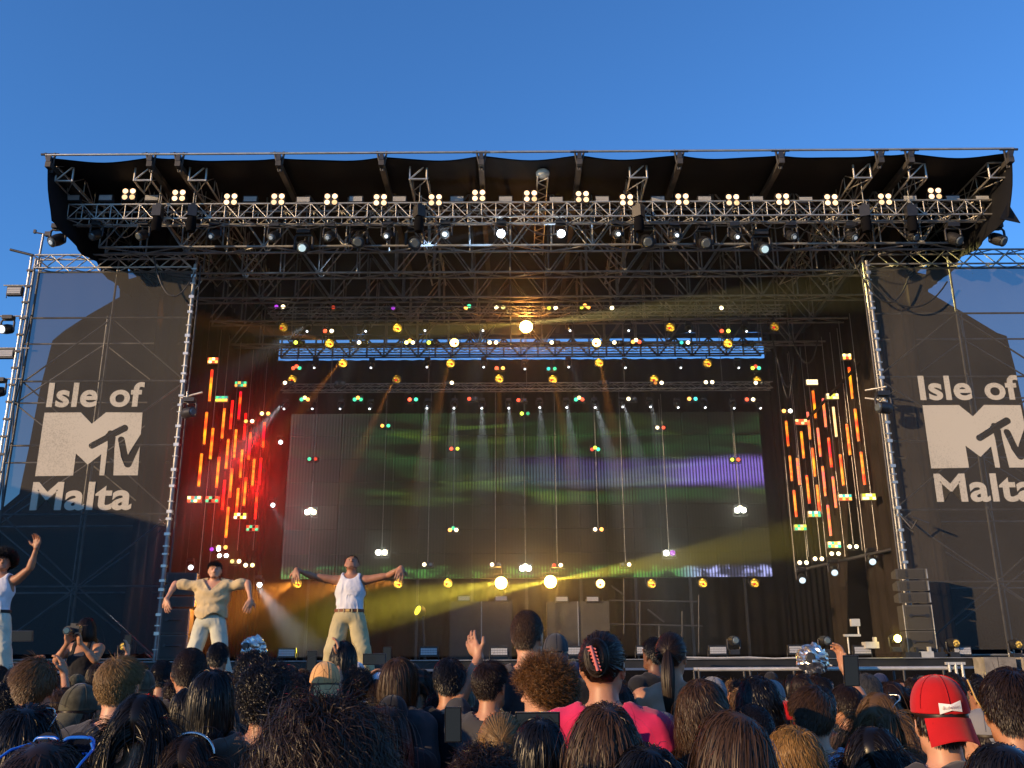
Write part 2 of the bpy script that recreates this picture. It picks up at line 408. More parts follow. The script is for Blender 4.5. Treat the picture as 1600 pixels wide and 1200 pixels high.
# emblem traced in its own flat units: x right, y down, 0..600 wide, 0..400 high (slanted tracing undone)
def unskew(x, y): return (x - 280 + (y - 577) * (63 / 398.), y - 577)
LOGO_M = [unskew(*p) for p in [(280, 577), (505, 577), (570, 650), (660, 577), (885, 580), (838, 973), (605, 972), (622, 840), (537, 905), (467, 835), (447, 972), (217, 975)]]
CUTS = [[unskew(*p) for p in q] for q in (
    capsule_poly((566, 788), (690, 722), 19), capsule_poly((672, 728), (772, 678), 21),
    capsule_poly((683, 712), (690, 730), 20),
    [(664, 715), (714, 735), (704, 800), (689, 990), (633, 990), (662, 790)],
    capsule_poly((748, 752), (762, 850), 21), capsule_poly((762, 850), (780, 902), 23),
    [(741, 850), (783, 850), (796, 826), (900, 668), (930, 690), (860, 792), (800, 915), (760, 905)])]
def emblem(x0, x1, zt_, zb_, y, parent):
    allp = []; edges = []
    for poly in [LOGO_M] + CUTS:
        o = len(allp); allp += [Vector(p) for p in poly]; edges += [(o + i, o + (i + 1) % len(poly)) for i in range(len(poly))]
    vo, eo, fo, *_ = delaunay_2d_cdt(allp, edges, [], 0, 1e-4)
    keep = []
    for f in fo:
        c = sum((vo[i] for i in f), Vector((0, 0))) / len(f)
        if in_poly(c, LOGO_M) and not any(in_poly(c, q) for q in CUTS): keep.append(f)
    sx = (x1 - x0) / 600.; sz = (zt_ - zb_) / 397.
    vs = [(x0 + v.x * sx, y, zt_ - v.y * sz) for v in vo]
    MB().add(vs, [list(reversed(f)) if False else list(f) for f in keep]).obj('emblem', BANW, parent)
TD = 22.5; XIL = at(304, 424, 26).x; XIR = at(1352, 416, 26).x
def tower(side):
    L_ = side == 'left'
    xi = at(304, 424, TD).x if L_ else at(1352, 416, TD).x
    xo = at(50, 420, TD).x if L_ else at(1352, 416, TD).x + 4.7
    zt_ = at(180, 423, TD).z; zb_ = at(150, 1022, TD).z + .0
    x0, x1 = (xo, xi) if L_ else (xi, xo)
    t = thing('scaffold_tower', f'steel scaffold tower behind the {side} stage banner', 'scaffold', (0, TD + .2, 0))
    zs = [0.15, 1.9, 3.6, 5.35, 7.1, 8.8, 10.55, zt_ + .5]
    xs = [x0 + .06, (x0 + x1) / 2, x1 - .06]
    for y in (0.06, 2.1):
        KX = 1 if y < 1 else 1.10
        for x in xs: MB().tube((x * KX, y, 0), (x * KX, y, zs[-1] - (0 if y < 1 else .9)), .030, 8).obj('standard', ALU2, t)
        for z in zs[1:-1]: MB().tube((x0 * KX, y, z), (x1 * KX, y, z), .026, 6).obj('ledger', ALU2, t)
        for i in range(len(zs) - 2):
            for k in range(2):
                a, b = (xs[k], xs[k + 1]) if (i + k) % 2 else (xs[k + 1], xs[k])
                MB().tube((a * KX, y + .05, zs[i]), (b * KX, y + .05, zs[i + 1]), .022, 6).obj('diagonal_brace', ALU2, t)
    for i, z in enumerate(zs[1:-1]):
        for x in xs: MB().tube((x, 0, z + .06), (x * 1.1, 2.16, z + .06), .022, 6).obj('transom', ALU2, t)
        if i < 5:
            for x in (xs[0], xs[2]): MB().tube((x, .06, z), (x * 1.1, 2.1, zs[i + 2]), .02, 6).obj('diagonal_brace', ALU2, t)
    # banner
    b = thing('stage_banner', f'dark mesh banner with cream festival lettering on the {side} side of the stage' if L_ else 'dark mesh banner with cream festival lettering running off the right edge', 'banner', (0, TD, 0))
    vs, fs = grid_mesh(Vector((x0, 0, zb_)), Vector((x1, 0, zb_)), Vector((x0, 0, zt_)), Vector((x1, 0, zt_)), 28, 40, .004)
    MB().add(vs, fs, True).obj('mesh_cloth', BAN, b)
    y = -.011
    W = at(226, 600, TD).x - at(73, 636, TD).x
    if L_:
        fit_text('Isle of', at(72, 636, TD).x, at(227, 597, TD).x, at(140, 636, TD).z, at(140, 598, TD).z, y, b)
        emblem(at(70, 644, TD).x, at(221.5, 645, TD).x, at(140, 644.5, TD).z, at(140, 743.5, TD).z, y, b)
        fit_text('Malta', at(46, 797, TD).x, at(204.5, 797, TD).x, at(130, 797, TD).z, at(130, 753, TD).z, y, b, 'M')
    else:
        fit_text('Isle of', at(1438, 624, TD).x, at(1588, 587, TD).x, at(1510, 625, TD).z, at(1510, 587, TD).z, y, b)
        wl = at(221.5, 645, TD).x - at(70, 644, TD).x
        xe = at(1441, 633, TD).x
        emblem(xe, xe + wl, at(1510, 633, TD).z, at(1510, 731.5, TD).z, y, b)
        xm = at(1464, 784, TD).x
        fit_text('Malta', xm, xm + at(204.5, 797, TD).x - at(46, 797, TD).x, at(1510, 784, TD).z, at(1510, 740, TD).z, y, b, 'M')
    # corner pole with couplers
    xp = xi
    pole = thing('scaffold_pole', f'sunlit upright pole with cable ties along the inner edge of the {side} banner', 'pole', (xp + (.06 if L_ else -.02), TD - .15, 0))
    MB().tube((0, 0, 0), (0, 0, zt_ + .1), .045, 8).obj('tube', ALU2, pole)
    MB().tube((.13 if L_ else -.13, .05, 0), (.13 if L_ else -.13, .05, zt_ + .1), .025, 8).obj('tube', DKST, pole)
    tm = MB().box((0, 0, 0), (.13, .10, .05)).mesh('coupler'); tm.materials.append(ALU)
    z = .6
    while z < zt_:
        c = bpy.data.objects.new('coupler', tm); COL.objects.link(c); c.parent = pole; c.location = (0, -.005, z); c.scale = (1, 1, 1 + .6 * math.sin(z * 11)); z += .28 + .1 * math.sin(z * 7)
    # header truss on top
    xa, xb = (x0 + .1, x1 - .05) if L_ else (x0, x1)
    hv = (401, 421) if L_ else (393, 415)
    za = at(180 if L_ else 1500, hv[1], TD).z; zc = at(180 if L_ else 1500, hv[0], TD).z
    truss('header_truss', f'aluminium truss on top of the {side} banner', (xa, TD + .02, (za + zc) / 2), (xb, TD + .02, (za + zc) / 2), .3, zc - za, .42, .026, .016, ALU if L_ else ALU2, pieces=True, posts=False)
    if L_:   # outer edge pole
        op = thing('scaffold_pole', 'pole with couplers along the outer edge of the left banner', 'pole', (x0, TD - .1, 0))
        MB().tube((0, 0, 0), (0, 0, zt_ + .4), .035, 8).obj('tube', ALU, op)
        MB().tube((.12, 0, 0), (.12, 0, zt_ + .3), .03, 8).obj('tube', ALU2, op)
        tm = MB().box((0, 0, 0), (.17, .09, .05)).mesh('coupler'); tm.materials.append(DKST); z = .5
        while z < zt_: c = bpy.data.objects.new('coupler', tm); COL.objects.link(c); c.parent = op; c.location = (.03, 0, z); z += .45
    return x0, x1, zt_, zb_
TL = tower('left'); TRT = tower('right')
# antenna mast and stray pole at the top left corner
mast = thing('antenna_mast', 'thin mast with a small round sensor rising from the left tower', 'mast', at(58, 420, TD - .1))
d_ = at(68, 366, TD - .1) - at(58, 420, TD - .1)
MB().tube((0, 0, 0), d_, .03).obj('tube', ALU, mast)
MB().tube(d_ + Vector((-.2, 0, .05)), d_ + Vector((.12, 0, -.02)), .02).box(d_ + Vector((.12, 0, 0)), (.14, .1, .12)).box(d_ + Vector((-.24, 0, .08)), (.06, .06, .1)).obj('sensor', DKST, mast)
tag(MB().tube(at(16, 390, 22.3), at(52, 399, 22.3), .035).tube(at(52, 399, 22.3), at(76, 419, 22.3), .02).obj('stray_pole', DKST), 'dark scaffold tube jutting out past the top of the left tower', 'pole')

# black cloth wings behind the towers (real cloth walls some metres further back)
def cloth_wall(name, label, pix, D, th=.06):
    pts = [at(u, v, D) for u, v in pix]
    o = MB().prism([(p.x, 0, p.z) for p in pts], th).obj(name, BLKC); o.location = (0, D, 0)
    return tag(o, label, 'drape')
cloth_wall('black_drape', 'tall black cloth wall behind the left banner', [(330, 400), (187, 440), (187, 464), (140, 491), (100, 517), (82, 532), (62, 610), (45, 700), (30, 772), (0, 797), (-90, 850), (-120, 1034), (330, 1034)], 28.6)
cloth_wall('black_drape', 'tall black cloth wall behind the right banner', [(1325, 400), (1452, 430), (1450, 456), (1505, 488), (1558, 520), (1573, 525), (1586, 575), (1600, 640), (1640, 800), (1700, 1034), (1325, 1034)], 28.6)

# side curtains of the stage opening, folded cloth
def curtain(name, label, p0, p1, z0, z1, amp, waves, mat):
    n = waves * 8; vs = []; p0 = Vector((*p0, 0)); p1 = Vector((*p1, 0)); d = (p1 - p0).normalized(); s = Vector((d.y, -d.x, 0))
    for j in range(5):
        for i in range(n + 1):
            t = i / n; p = p0.lerp(p1, t) + s * amp * (math.sin(t * waves * 2 * PI) + .4 * math.sin(t * waves * 5.1 + j * .5)) * (1 - .1 * j)
            vs.append((p.x, p.y, z0 + (z1 - z0) * j / 4))
    fs = [(j * (n + 1) + i, j * (n + 1) + i + 1, (j + 1) * (n + 1) + i + 1, (j + 1) * (n + 1) + i) for j in range(4) for i in range(n)]
    m = MB().add(vs, fs, True); m.add([(v[0] + s.x * .02, v[1] + s.y * .02, v[2]) for v in vs], [f[::-1] for f in fs], True)
    return tag(m.obj(name, mat), label, 'curtain')
DZ = at(800, 1030, 21.4).z                       # stage deck level
BROWN = M('sun_tinted_black', (.024, .019, .016), .95, 0, .3, 1.5, .3, 20, .1)  # right curtain: black cloth lightened and browned, its sunlight put into the colour
curtain('side_curtain', 'folded black curtain along the left wall of the stage', (XIL + .15, 23.2), (XIL + .15, 32.3), DZ, RZ - .25, .05, 14, BLKC)
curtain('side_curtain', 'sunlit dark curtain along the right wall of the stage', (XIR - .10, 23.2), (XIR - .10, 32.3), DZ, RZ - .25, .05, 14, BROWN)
ztop_back = at(800, 562, 32.3).z
curtain('back_curtain', 'black curtain across the back of the stage', (XIL, 32.3), (XIR, 32.3), DZ, ztop_back, .05, 40, BLKC)
for u0, u1, s in ((None, 437, 'left'), (1192, None, 'right')):
    xa = XIL if u0 is None else at(u0, 540, 32.1).x; xb = XIR if u1 is None else at(u1, 540, 32.1).x
    curtain('corner_curtain', f'black curtain panel closing the {s} rear corner up to the roof', (xa, 32.05), (xb, 32.05), DZ, RZ - .3, .04, 8, BLKC)

# ================================================================== stage deck
dk = thing('stage_deck', 'black raised main stage deck with a dark front skirt', 'stage', (0, 21.65, 0))
MB().box(((XIL + XIR) / 2, 5.6, DZ - .1), (XIR - XIL + 4, 11.7, .2)).obj('deck_floor', DECKM, dk)
MB().box(((XIL + XIR) / 2, -.2, DZ / 2 - .12), (XIR - XIL + 4, .1, DZ - .26)).obj('front_skirt', BLKC, dk)
MB().tube((XIL - 2, -.29, DZ - .02), (XIR + .6, -.29, DZ - .02), .014).obj('edge_rail', ALU2, dk)
cw = thing('catwalk', 'low black catwalk in front of the stage under the dancers', 'stage', (-5.2, 12.9, 0))
CWZ = 1.42
MB().box((0, 0, CWZ - .06), (9.0, 2.6, .12)).obj('deck_floor', DECKM, cw)
MB().box((0, -1.2, CWZ / 2 - .07), (8.8, .06, CWZ - .14)).obj('front_skirt', BLKC, cw)
# grey backing panels of scaffold base at the right, seen under the banner
for k, (u0, u1) in enumerate(((1527, 1548), (1548, 1575), (1588, 1640))):
    a = at(u0, 1052, 21.2); b = at(u1, 1027, 21.2)
    tag(MB().box(((a.x + b.x) / 2, 21.1, (b.z) / 2), (b.x - a.x - .04, .5, b.z)).obj('ballast_block', M('grey_concrete', (.22, .2, .17), .9, 0, .3, 5, .4) if k == 0 else bpy.data.materials['grey_concrete']),
        f'grey ballast block at the foot of the right tower, {ordinal(k)} from the left', 'block')
# ================================================================== video wall
LD = 31.0
lt = at(800, 645, LD).z; lbz = at(800, 903, LD).z; lx0 = at(452, 645, LD).x; lx1 = at(1193, 645, LD).x
lx0 = at(438, 903, LD).x; lx1 = at(1208, 903, LD).x
def led_mat():
    m, t, b = _nodes('led_screen'); N = t.nodes; L = t.links
    ge = N.new('ShaderNodeNewGeometry'); sp = N.new('ShaderNodeSeparateXYZ'); L.new(ge.outputs['Position'], sp.inputs[0])
    def math_(op, a, b_=None, c=None):
        n = N.new('ShaderNodeMath'); n.operation = op
        for i, q in enumerate((a, b_, c)):
            if q is None: continue
            if isinstance(q, (int, float)): n.inputs[i].default_value = q
            else: L.new(q, n.inputs[i])
        return n.outputs[0]
    def noise(sx, sz, det, off=0, dist=0):
        mp = N.new('ShaderNodeMapping'); mp.inputs['Scale'].default_value = (sx, 0, sz); mp.inputs['Location'].default_value = (off, 0, off)
        L.new(ge.outputs['Position'], mp.inputs[0]); n = N.new('ShaderNodeTexNoise'); n.inputs['Scale'].default_value = 1; n.inputs['Detail'].default_value = det
        n.inputs['Distortion'].default_value = dist
        L.new(mp.outputs[0], n.inputs['Vector']); return n.outputs['Fac']
    def smooth(x, a, b_):
        n = N.new('ShaderNodeMapRange'); n.interpolation_type = 'SMOOTHSTEP'; L.new(x, n.inputs[0]) ; n.inputs[1].default_value = a; n.inputs[2].default_value = b_
        return n.outputs[0]
    def band(x, c, wd):
        d = math_('ABSOLUTE', math_('SUBTRACT', x, c)); return math_('SUBTRACT', 1., smooth(d, wd * .4, wd))
    X, Z = sp.outputs['X'], sp.outputs['Z']
    zp = at(1000, 738, LD).z; zg1 = at(1000, 690, LD).z; zg2 = at(800, 762, LD).z; zr = at(1150, 745, LD).z
    n1 = noise(.22, .8, 3, 3, .4); n2 = noise(.22, 1.7, 7, 11, .9); n3 = noise(.25, .5, 3, 7)
    Zw = math_('ADD', Z, math_('MULTIPLY', math_('SUBTRACT', n1, .5), .7))
    green = math_('MULTIPLY', math_('ADD', band(Zw, zg1, 1.5), math_('MULTIPLY', band(Zw, zg2, .7), 1.)), smooth(n2, .40, .68))
    green = math_('MULTIPLY', green, math_('ADD', .25, math_('MULTIPLY', smooth(X, at(520, 700, LD).x, at(640, 700, LD).x), .8)))
    purple = math_('MULTIPLY', band(Zw, zp, .62), smooth(X, at(700, 700, LD).x, at(960, 700, LD).x))
    purple = math_('MULTIPLY', purple, math_('ADD', .25, math_('MULTIPLY', smooth(X, at(1020, 700, LD).x, at(1090, 700, LD).x), .75)))
    low = math_('MULTIPLY', band(Z, lbz + .12, .34), math_('ADD', .1, smooth(noise(1.4, 2.5, 4, 23, .6), .45, .6)))
    lowr = math_('MULTIPLY', low, smooth(X, at(1050, 900, LD).x, at(1120, 900, LD).x))
    stripe = math_('ADD', .55, math_('MULTIPLY', math_('SINE', math_('MULTIPLY', X, 2 * PI / .105)), .45))
    painted_haze = math_('MULTIPLY', math_('SUBTRACT', 1., smooth(X, at(430, 700, LD).x, at(640, 700, LD).x)), math_('ADD', .3, n3))  # grey smoke haze over the left of the screen, put into its emission
    def rgb(f, col):
        n = N.new('ShaderNodeVectorMath'); n.operation = 'SCALE'; n.inputs[0].default_value = col; L.new(f, n.inputs['Scale']); return n.outputs[0]
    def add(a, b_):
        n = N.new('ShaderNodeVectorMath'); n.operation = 'ADD'; L.new(a, n.inputs[0]); L.new(b_, n.inputs[1]); return n.outputs[0]
    base = rgb(math_('ADD', .5, n3), (.007, .0072, .005))
    s = add(base, rgb(green, (.008, .040, .010))); s = add(s, rgb(purple, (.13, .075, .36)))
    s = add(s, rgb(math_('MULTIPLY', green, smooth(n1, .5, .6)), (.035, .045, .0)))
    s = add(s, rgb(painted_haze, (.035, .035, .04)))
    s = add(s, rgb(low, (.04, .16, .03))); s = add(s, rgb(lowr, (.25, .15, .6)))
    fin = N.new('ShaderNodeVectorMath'); fin.operation = 'SCALE'; L.new(s, fin.inputs[0]); L.new(stripe, fin.inputs['Scale'])
    L.new(fin.outputs[0], b.inputs['Emission Color']); b.inputs['Emission Strength'].default_value = 1.25
    b.inputs['Base Color'].default_value = (.006, .006, .006, 1); b.inputs['Roughness'].default_value = .8; b.inputs['Specular IOR Level'].default_value = .1
    m.cycles.emission_sampling = 'NONE'
    return m
LEDM = led_mat()
vw = thing('video_wall', 'huge dim video wall showing green and purple streaks at the back of the stage', 'screen', (0, LD, 0))
NPX, NPZ = 18, 7
pw = (lx1 - lx0) / NPX; ph = (lt - lbz) / NPZ
pme = MB().box((0, 0, 0), (pw - .012, .08, ph - .012)).mesh('screen_panel'); pme.materials.append(LEDM)
for i in range(NPX):
    for j in range(NPZ):
        o = bpy.data.objects.new('screen_panel', pme); COL.objects.link(o); o.parent = vw
        o.location = (lx0 + pw * (i + .5), .04 + (.01 if (i * 7 + j * 3) % 5 == 0 else 0), lbz + ph * (j + .5))
MB().box(((lx0 + lx1) / 2, .2, (lt + lbz) / 2), (lx1 - lx0, .2, lt - lbz)).obj('frame', BLK, vw)
for i in range(9):
    MB().box((lx0 + pw * (i * 2 + 1), .2, (lbz + DZ) / 2), (.08, .08, lbz - DZ)).obj('support_post', BLK, vw)

# ================================================================== lamp prototypes (face -Y towards the square)
def moving_head(label, loc, sc=1., lens=None, yaw=0, pitch=0, group=None, beam=None, hang=True, pin=0):
    """yoke light hanging from loc"""
    t = thing('moving_head_light', label, 'stage light', loc, (0, 0, 0), group)
    s = 1 if hang else -1
    MB().box((0, 0, -.05 * s * sc), (.26 * sc, .2 * sc, .10 * sc)).obj('base', BLK, t)
    arm = [Vector((sx * .17 * sc, 0, z * sc * s)) for sx, z in ((-1, -.40), (-1, -.16), (-.8, -.11), (.8, -.11), (1, -.16), (1, -.40))]
    MB().path(arm, .026 * sc, 6).obj('yoke', DKST, t)
    Rm = Euler((pitch, 0, yaw)).to_matrix()
    c = Vector((0, 0, -.36 * s * sc)); d = Rm @ Vector((0, -1, 0))
    h = MB().lathe([(.06 * sc, -.17 * sc), (.12 * sc, -.14 * sc), (.135 * sc, 0), (.12 * sc, .12 * sc), (.125 * sc, .16 * sc)], c, d, 14).obj('lamp_head', BLK, t)
    if pin:
        MB().lathe([(.095 * sc, 0), (.10 * sc, .012), (.07 * sc, .03 * sc)], c + d * .155 * sc, d, 14).obj('lens', LENS_OFF, h)
        MB().lathe([(pin * sc, 0), (pin * sc, .01), (pin * .6 * sc, .016 * sc)], c + d * .187 * sc, d, 10).obj('light_source', lens, h)
    else: MB().lathe([(.095 * sc, 0), (.10 * sc, .012), (.07 * sc, .03 * sc)], c + d * .155 * sc, d, 14).obj('lens', lens or LENS_OFF, h)
    return t
LENS_OFF = M('lens_glass', (.10, .12, .13), .08, 0, .1, spec=1.0)
def spot(loc, d, power, col, ang, blend=.6, r=.05, name='spot'):
    l = bpy.data.lights.new(name, 'SPOT'); l.energy = power; l.color = col; l.spot_size = R(ang); l.spot_blend = blend; l.shadow_soft_size = r
    o = bpy.data.objects.new(name, l); COL.objects.link(o); o.location = loc; o.rotation_euler = Vector(d).to_track_quat('-Z', 'Y').to_euler(); return o
def point(loc, power, col, r=.3):
    l = bpy.data.lights.new('glow', 'POINT'); l.energy = power; l.color = col; l.shadow_soft_size = r
    o = bpy.data.objects.new('glow', l); COL.objects.link(o); o.location = loc; return o
def cell_lamp(label, p, cells, group, size=.075, cat='stage light', box=None, name='blinder_light', hook=True):
    """housing with round cells; cells: (dx, dz, colour, strength)"""
    t = thing(name, label, cat, p, (0, 0, 0), group)
    xs = [c[0] for c in cells]; zs = [c[1] for c in cells]
    bw = max(xs) - min(xs) + size * 2.3; bh = max(zs) - min(zs) + size * 2.3; cx = (max(xs) + min(xs)) / 2; cz = (max(zs) + min(zs)) / 2
    MB().box((cx, .07, cz), (bw, .12, bh)).obj('housing', box or BLK, t)
    if hook: MB().tube((cx - bw * .55, .07, cz), (cx - bw * .55, .07, cz - bh * .8), .012, 5).tube((cx + bw * .55, .07, cz), (cx + bw * .55, .07, cz - bh * .8), .012, 5).tube((cx - bw * .56, .07, cz - bh * .8), (cx + bw * .56, .07, cz - bh * .8), .014, 5).obj('bracket', BLK, t)
    for dx, dz, col, st in cells:
        m = LENS_OFF if st == 0 else E(col, min(st, 3.2)) if st < 8 else E((1, .93, .75), 7)
        MB().lathe([(size, 0), (size * .92, .02), (size * .5, .035)], (dx, .01, dz), (0, -1, 0), 12).obj('lamp_cell', m, t)
    return t
def strobe(label, p, wd=.36, hh=.15, group='strobe panels', stand=False):
    t = thing('strobe_panel', label, 'stage light', p, (0, 0, 0), group)
    MB().box((0, .06, 0), (wd * 1.12, .12, hh * 1.45)).obj('housing', BLK, t)
    n = 10; m = MB()
    for i in range(n):
        for j in range(3):
            m.box((-wd / 2 + wd * (i + .5) / n, -.008, (j - 1) * hh / 3), (wd / n * .86, .016, hh / 3 * .86))
    o = m.obj('reflector_cells', FACE, t)
    MB().tube((-wd * .6, .06, 0), (-wd * .6, .06, -hh * 1.1), .012, 5).tube((wd * .6, .06, 0), (wd * .6, .06, -hh * 1.1), .012, 5).obj('bracket', BLK, t)
    return t
W_ = (1, .93, .75); WARM = (1, .72, .35)
# four lamp blinders along the front truss
bl4 = [(201, 303), (279, 305), (360, 311), (434, 311), (517, 311), (594, 312), (680, 312), (748, 305), (829, 306), (910, 307), (979, 312), (1066, 311), (1145, 312), (1223, 311), (1299, 312), (1383, 311), (1461, 302)]
for i, (u, v) in enumerate(bl4):
    s = .105
    cell_lamp(f'lit four lamp warm blinder on the front roof truss, {ordinal(i)} from the left', at(u, v, 20.95),
              [(-s * .9, s * .8, (1, .58, .30), 1.5), (s * .9, s * .8, (1, .6, .32), 1.7), (-s * .9, -s * .8, (1, .62, .34), 1.5 if i % 3 else .9), (s * .9, -s * .8, (1, .58, .28), 1.4 if i % 4 else .8)], 'four lamp blinders on the front roof truss', .068)
st = [(114, 309), (165, 309), (237, 309), (391, 311), (474, 312), (556, 311), (624, 311), (714, 311), (790, 311), (869, 312), (941, 311), (1028, 311), (1101, 311), (1182, 311), (1259, 312), (1422, 310), (1489, 310), (1535, 310)]
for i, (u, v) in enumerate(st):
    strobe(f'grey strobe panel on the front roof truss, {ordinal(i)} from the left', at(u, v, 21.0), .32, .13, 'grey strobe panels on the front roof truss')
lip = [(448, 1020), (670, 1018), (780, 1018), (898, 1017), (1008, 1016), (1122, 1016), (1246, 1015), (1348, 1016), (1504, 1017)]
for i, (u, v) in enumerate(lip):
    strobe(f'grey strobe panel standing on the front lip of the stage, {ordinal(i)} from the left', at(u, v, 21.5), .36, .146, 'grey strobe panels on the stage lip')
for i, (u, v) in enumerate([(725, 935), (783, 935), (878, 936), (926, 936)]):
    strobe(f'small grey strobe panel on top of the dark risers, {ordinal(i)} from the left', at(u, v, 28.8), .34, .12, 'small strobe panels on the risers')
# moving lights below the front truss
mh = [(90, 372, .3), (150, 368, 0), (223, 368, 0), (335, 368, .2), (428, 370, .2), (515, 370, .2), (606, 368, .8), (696, 367, 3), (783, 366, 30), (876, 366, 12), (964, 367, 1.5), (1054, 369, 1.2), (1148, 369, .8), (1236, 369, .2), (1330, 370, .2), (1425, 370, 0), (1490, 370, 0), (1558, 371, 0)]
for i, (u, v, s) in enumerate(mh):
    p = at(u, v, 21.2); p.z += .36
    out = (u - 800) / 800
    moving_head(f'black moving head light under the front truss, {ordinal(i)} from the left', p, 1.15 if i in (0, 16, 17) else .95, E((.85, .93, 1), s) if s else None, out * .6, R(25 if s > 1 else 38), 'moving heads under the front truss', pin=0 if s > 10 else .05 if s else 0)
for i, (u, v, lit) in enumerate([(474, 387, 1), (560, 378, 0), (648, 380, 0), (1010, 378, 0), (1100, 380, 0), (1190, 389, 1)]):
    p = at(u, v, 21.6); p.z += .5
    moving_head(f'large black profile moving light hanging lower than the others, {ordinal(i)} from the left', p, 1.35, E((.6, .8, .85), .55) if lit else None, .1, R(30), 'large profile lights below the front truss', pin=.07 if lit else 0)

# paired lamps on the inner trusses -------------------------------------------------
Y = (1, .85, .25); YG = (.6, .75, .05); PU = (.45, .05, .7); RD = (1, .08, .03); GR = (.05, .7, .3); TE = (.05, .6, .5); OFF = (0, 0, 0); WH = (1, .78, .42); OR = (1, .35, .06)
def pair(u, v, c1, s1, c2, s2, D, k, where, extra=None, sz=.06):
    d = .10
    cells = [(-d, 0, c1, s1), (d, 0, c2, s2)]
    if extra: cells.append((0, extra[2] if len(extra) > 2 else .06, extra[0], extra[1]))
    nm = {PU: 'purple', Y: 'yellow', YG: 'yellow green', RD: 'red', GR: 'green', TE: 'teal', WH: 'white', OR: 'orange', OFF: 'unlit'}
    return cell_lamp(f'{nm[c1] if s1 else "unlit"} and {nm[c2] if s2 else "unlit"} lamps {where}, {ordinal(k)} from left', at(u, v, D), cells, 'small paired stage lamps', sz)
rows = [
 ('on the highest inner truss', 25.6, [(437, 479, PU, .9, WH, 6), (526, 480, RD, .4, OFF, 0), (609, 481, OFF, 0, PU, .6), (696, 481, OFF, 0, OFF, 0), (733, 481, OR, 2.5, OFF, 0, (GR, 1.5)), (781, 480, WH, 5, Y, 1.2), (863, 481, YG, 1, WH, 5), (914, 480, YG, 1.2, OR, 2.5, (OR, 2)), (951, 481, OFF, 0, WH, 4), (1036, 481, OFF, 0, OFF, 0), (1122, 481, OFF, 0, WH, 5)]),
 ('below the highest inner truss', 26.2, [(513, 517, RD, 2, WH, 4), (1133, 517, RD, 2, YG, 3)]),
 ('against the strip of sky', 27.1, [(467, 535, YG, 3, OFF, 0), (566, 535, WH, 5, OFF, 0), (640, 535, Y, 4, WH, 3, (OR, 3)), (675, 535, YG, 3.5, OFF, 0), (770, 535, WH, 4, WH, 4), (867, 535, WH, 5, OFF, 0), (965, 535, WH, 5, OFF, 0), (994, 534, OR, 2.5, RD, 2, (WH, 3)), (1070, 535, TE, 1, WH, 5), (1169, 535, OFF, 0, OFF, 0)]),
 ('in the black gap above the video wall', 28.0, [(463, 575, RD, 2, GR, 1.2, (RD, 2)), (781, 575, RD, 2.5, OR, 2.5), (862, 576, TE, 1, GR, 1), (1181, 575, YG, 2, GR, 2, (RD, 1))]),
 ('on the lowest inner truss', 28.0, [(450, 598, WH, 4, OFF, 0), (531, 598, OFF, 0, OFF, 0), (701, 598, OFF, 0, WH, 5), (943, 597, OFF, 0, OFF, 0), (1029, 598, OR, .5, WH, 5), (1108, 597, WH, 5, WH, 5), (1186, 598, WH, 3, OFF, 0)]),
 ('just below the lowest inner truss', 28.1, [(476, 624, GR, 1.5, OR, 2.5, (Y, 2)), (559, 624, GR, 1.5, GR, 1, (OR, 2)), (645, 624, RD, 3, GR, 2), (738, 623, RD, 1.5, OFF, 0), (815, 625, RD, 1.5, OFF, 0), (905, 624, GR, 2, RD, 2, (Y, 2)), (987, 623, WH, 4, OFF, 0), (1082, 623, OR, 3, TE, 2), (1172, 624, RD, 2, WH, 4)]),
 ('hanging in front of the upper video wall', 29.6, [(602, 665, OR, 2, GR, 1.5), (820, 646, YG, 3, GR, .5), (1032, 668, WH, 2.5, RD, 1.5), (710, 701, RD, 2, YG, 1.5), (930, 702, RD, 1, GR, 2, (YG, 2)), (1149, 718, YG, 2, RD, 2), (488, 717, GR, 1.2, RD, .6)]),
 ('hanging in front of the lower video wall', 29.0, [(485, 800, WH, 8, WH, 4, (WH, 3)), (1157, 797, WH, 8, WH, 9, (WH, 3)), (708, 828, OR, 3, WH, 3.5, (GR, 1)), (935, 827, WH, 3, OR, 3), (596, 863, WH, 9, WH, 6), (821, 888, WH, 10, WH, 8, (WH, 3)), (1046, 864, WH, 8, PU, .5)]),
 ('along the foot of the video wall', 28.6, [(668, 882, WH, 5, OFF, 0), (774, 882, WH, 5, OFF, 0), (871, 883, RD, .6, WH, 5), (978, 882, OFF, 0, WH, 5)]),
 ('low at the left side of the stage', 27.4, [(336, 858, PU, .8, WH, 9), (347, 855, Y, 4, OR, 2), (348, 868, WH, 9, WH, 9), (368, 877, Y, .9, WH, 5), (389, 883, WH, 4, Y, 2.5)]),
 ('at the foot of the right light tubes', 27.6, [(1230, 642, OR, 5, WH, 8), (1255, 879, WH, 4, WH, 4), (1279, 873, WH, 4, WH, 4), (1305, 865, WH, 4, WH, 4), (1333, 854, WH, 4, WH, 4)]),
 ('among the left light tubes', 28.4, [(389, 658, OR, 2, WH, 5), (414, 646, Y, 4, OR, 3)]),
]
hang_top = TR['c'][0].z
for where, D, L_ in rows:
    for k, r in enumerate(L_):
        o = pair(r[0], r[1], r[2], r[3], r[4], r[5], D, k, where, r[6] if len(r) > 6 else None, .088 if max(r[3], r[5]) >= 8 and 'video' in where else .06)
        if 'hanging' in where or 'foot of the video' in where:
            MB().tube((0, .07, .06), (0, .07, hang_top - o.location.z), .008, 5).obj('hanging_cable', ALU2, o)
        elif 'below the' in where or 'gap' in where:
            MB().tube((0, .07, .05), (0, .07, .35), .012, 5).obj('hanger', DKST, o)

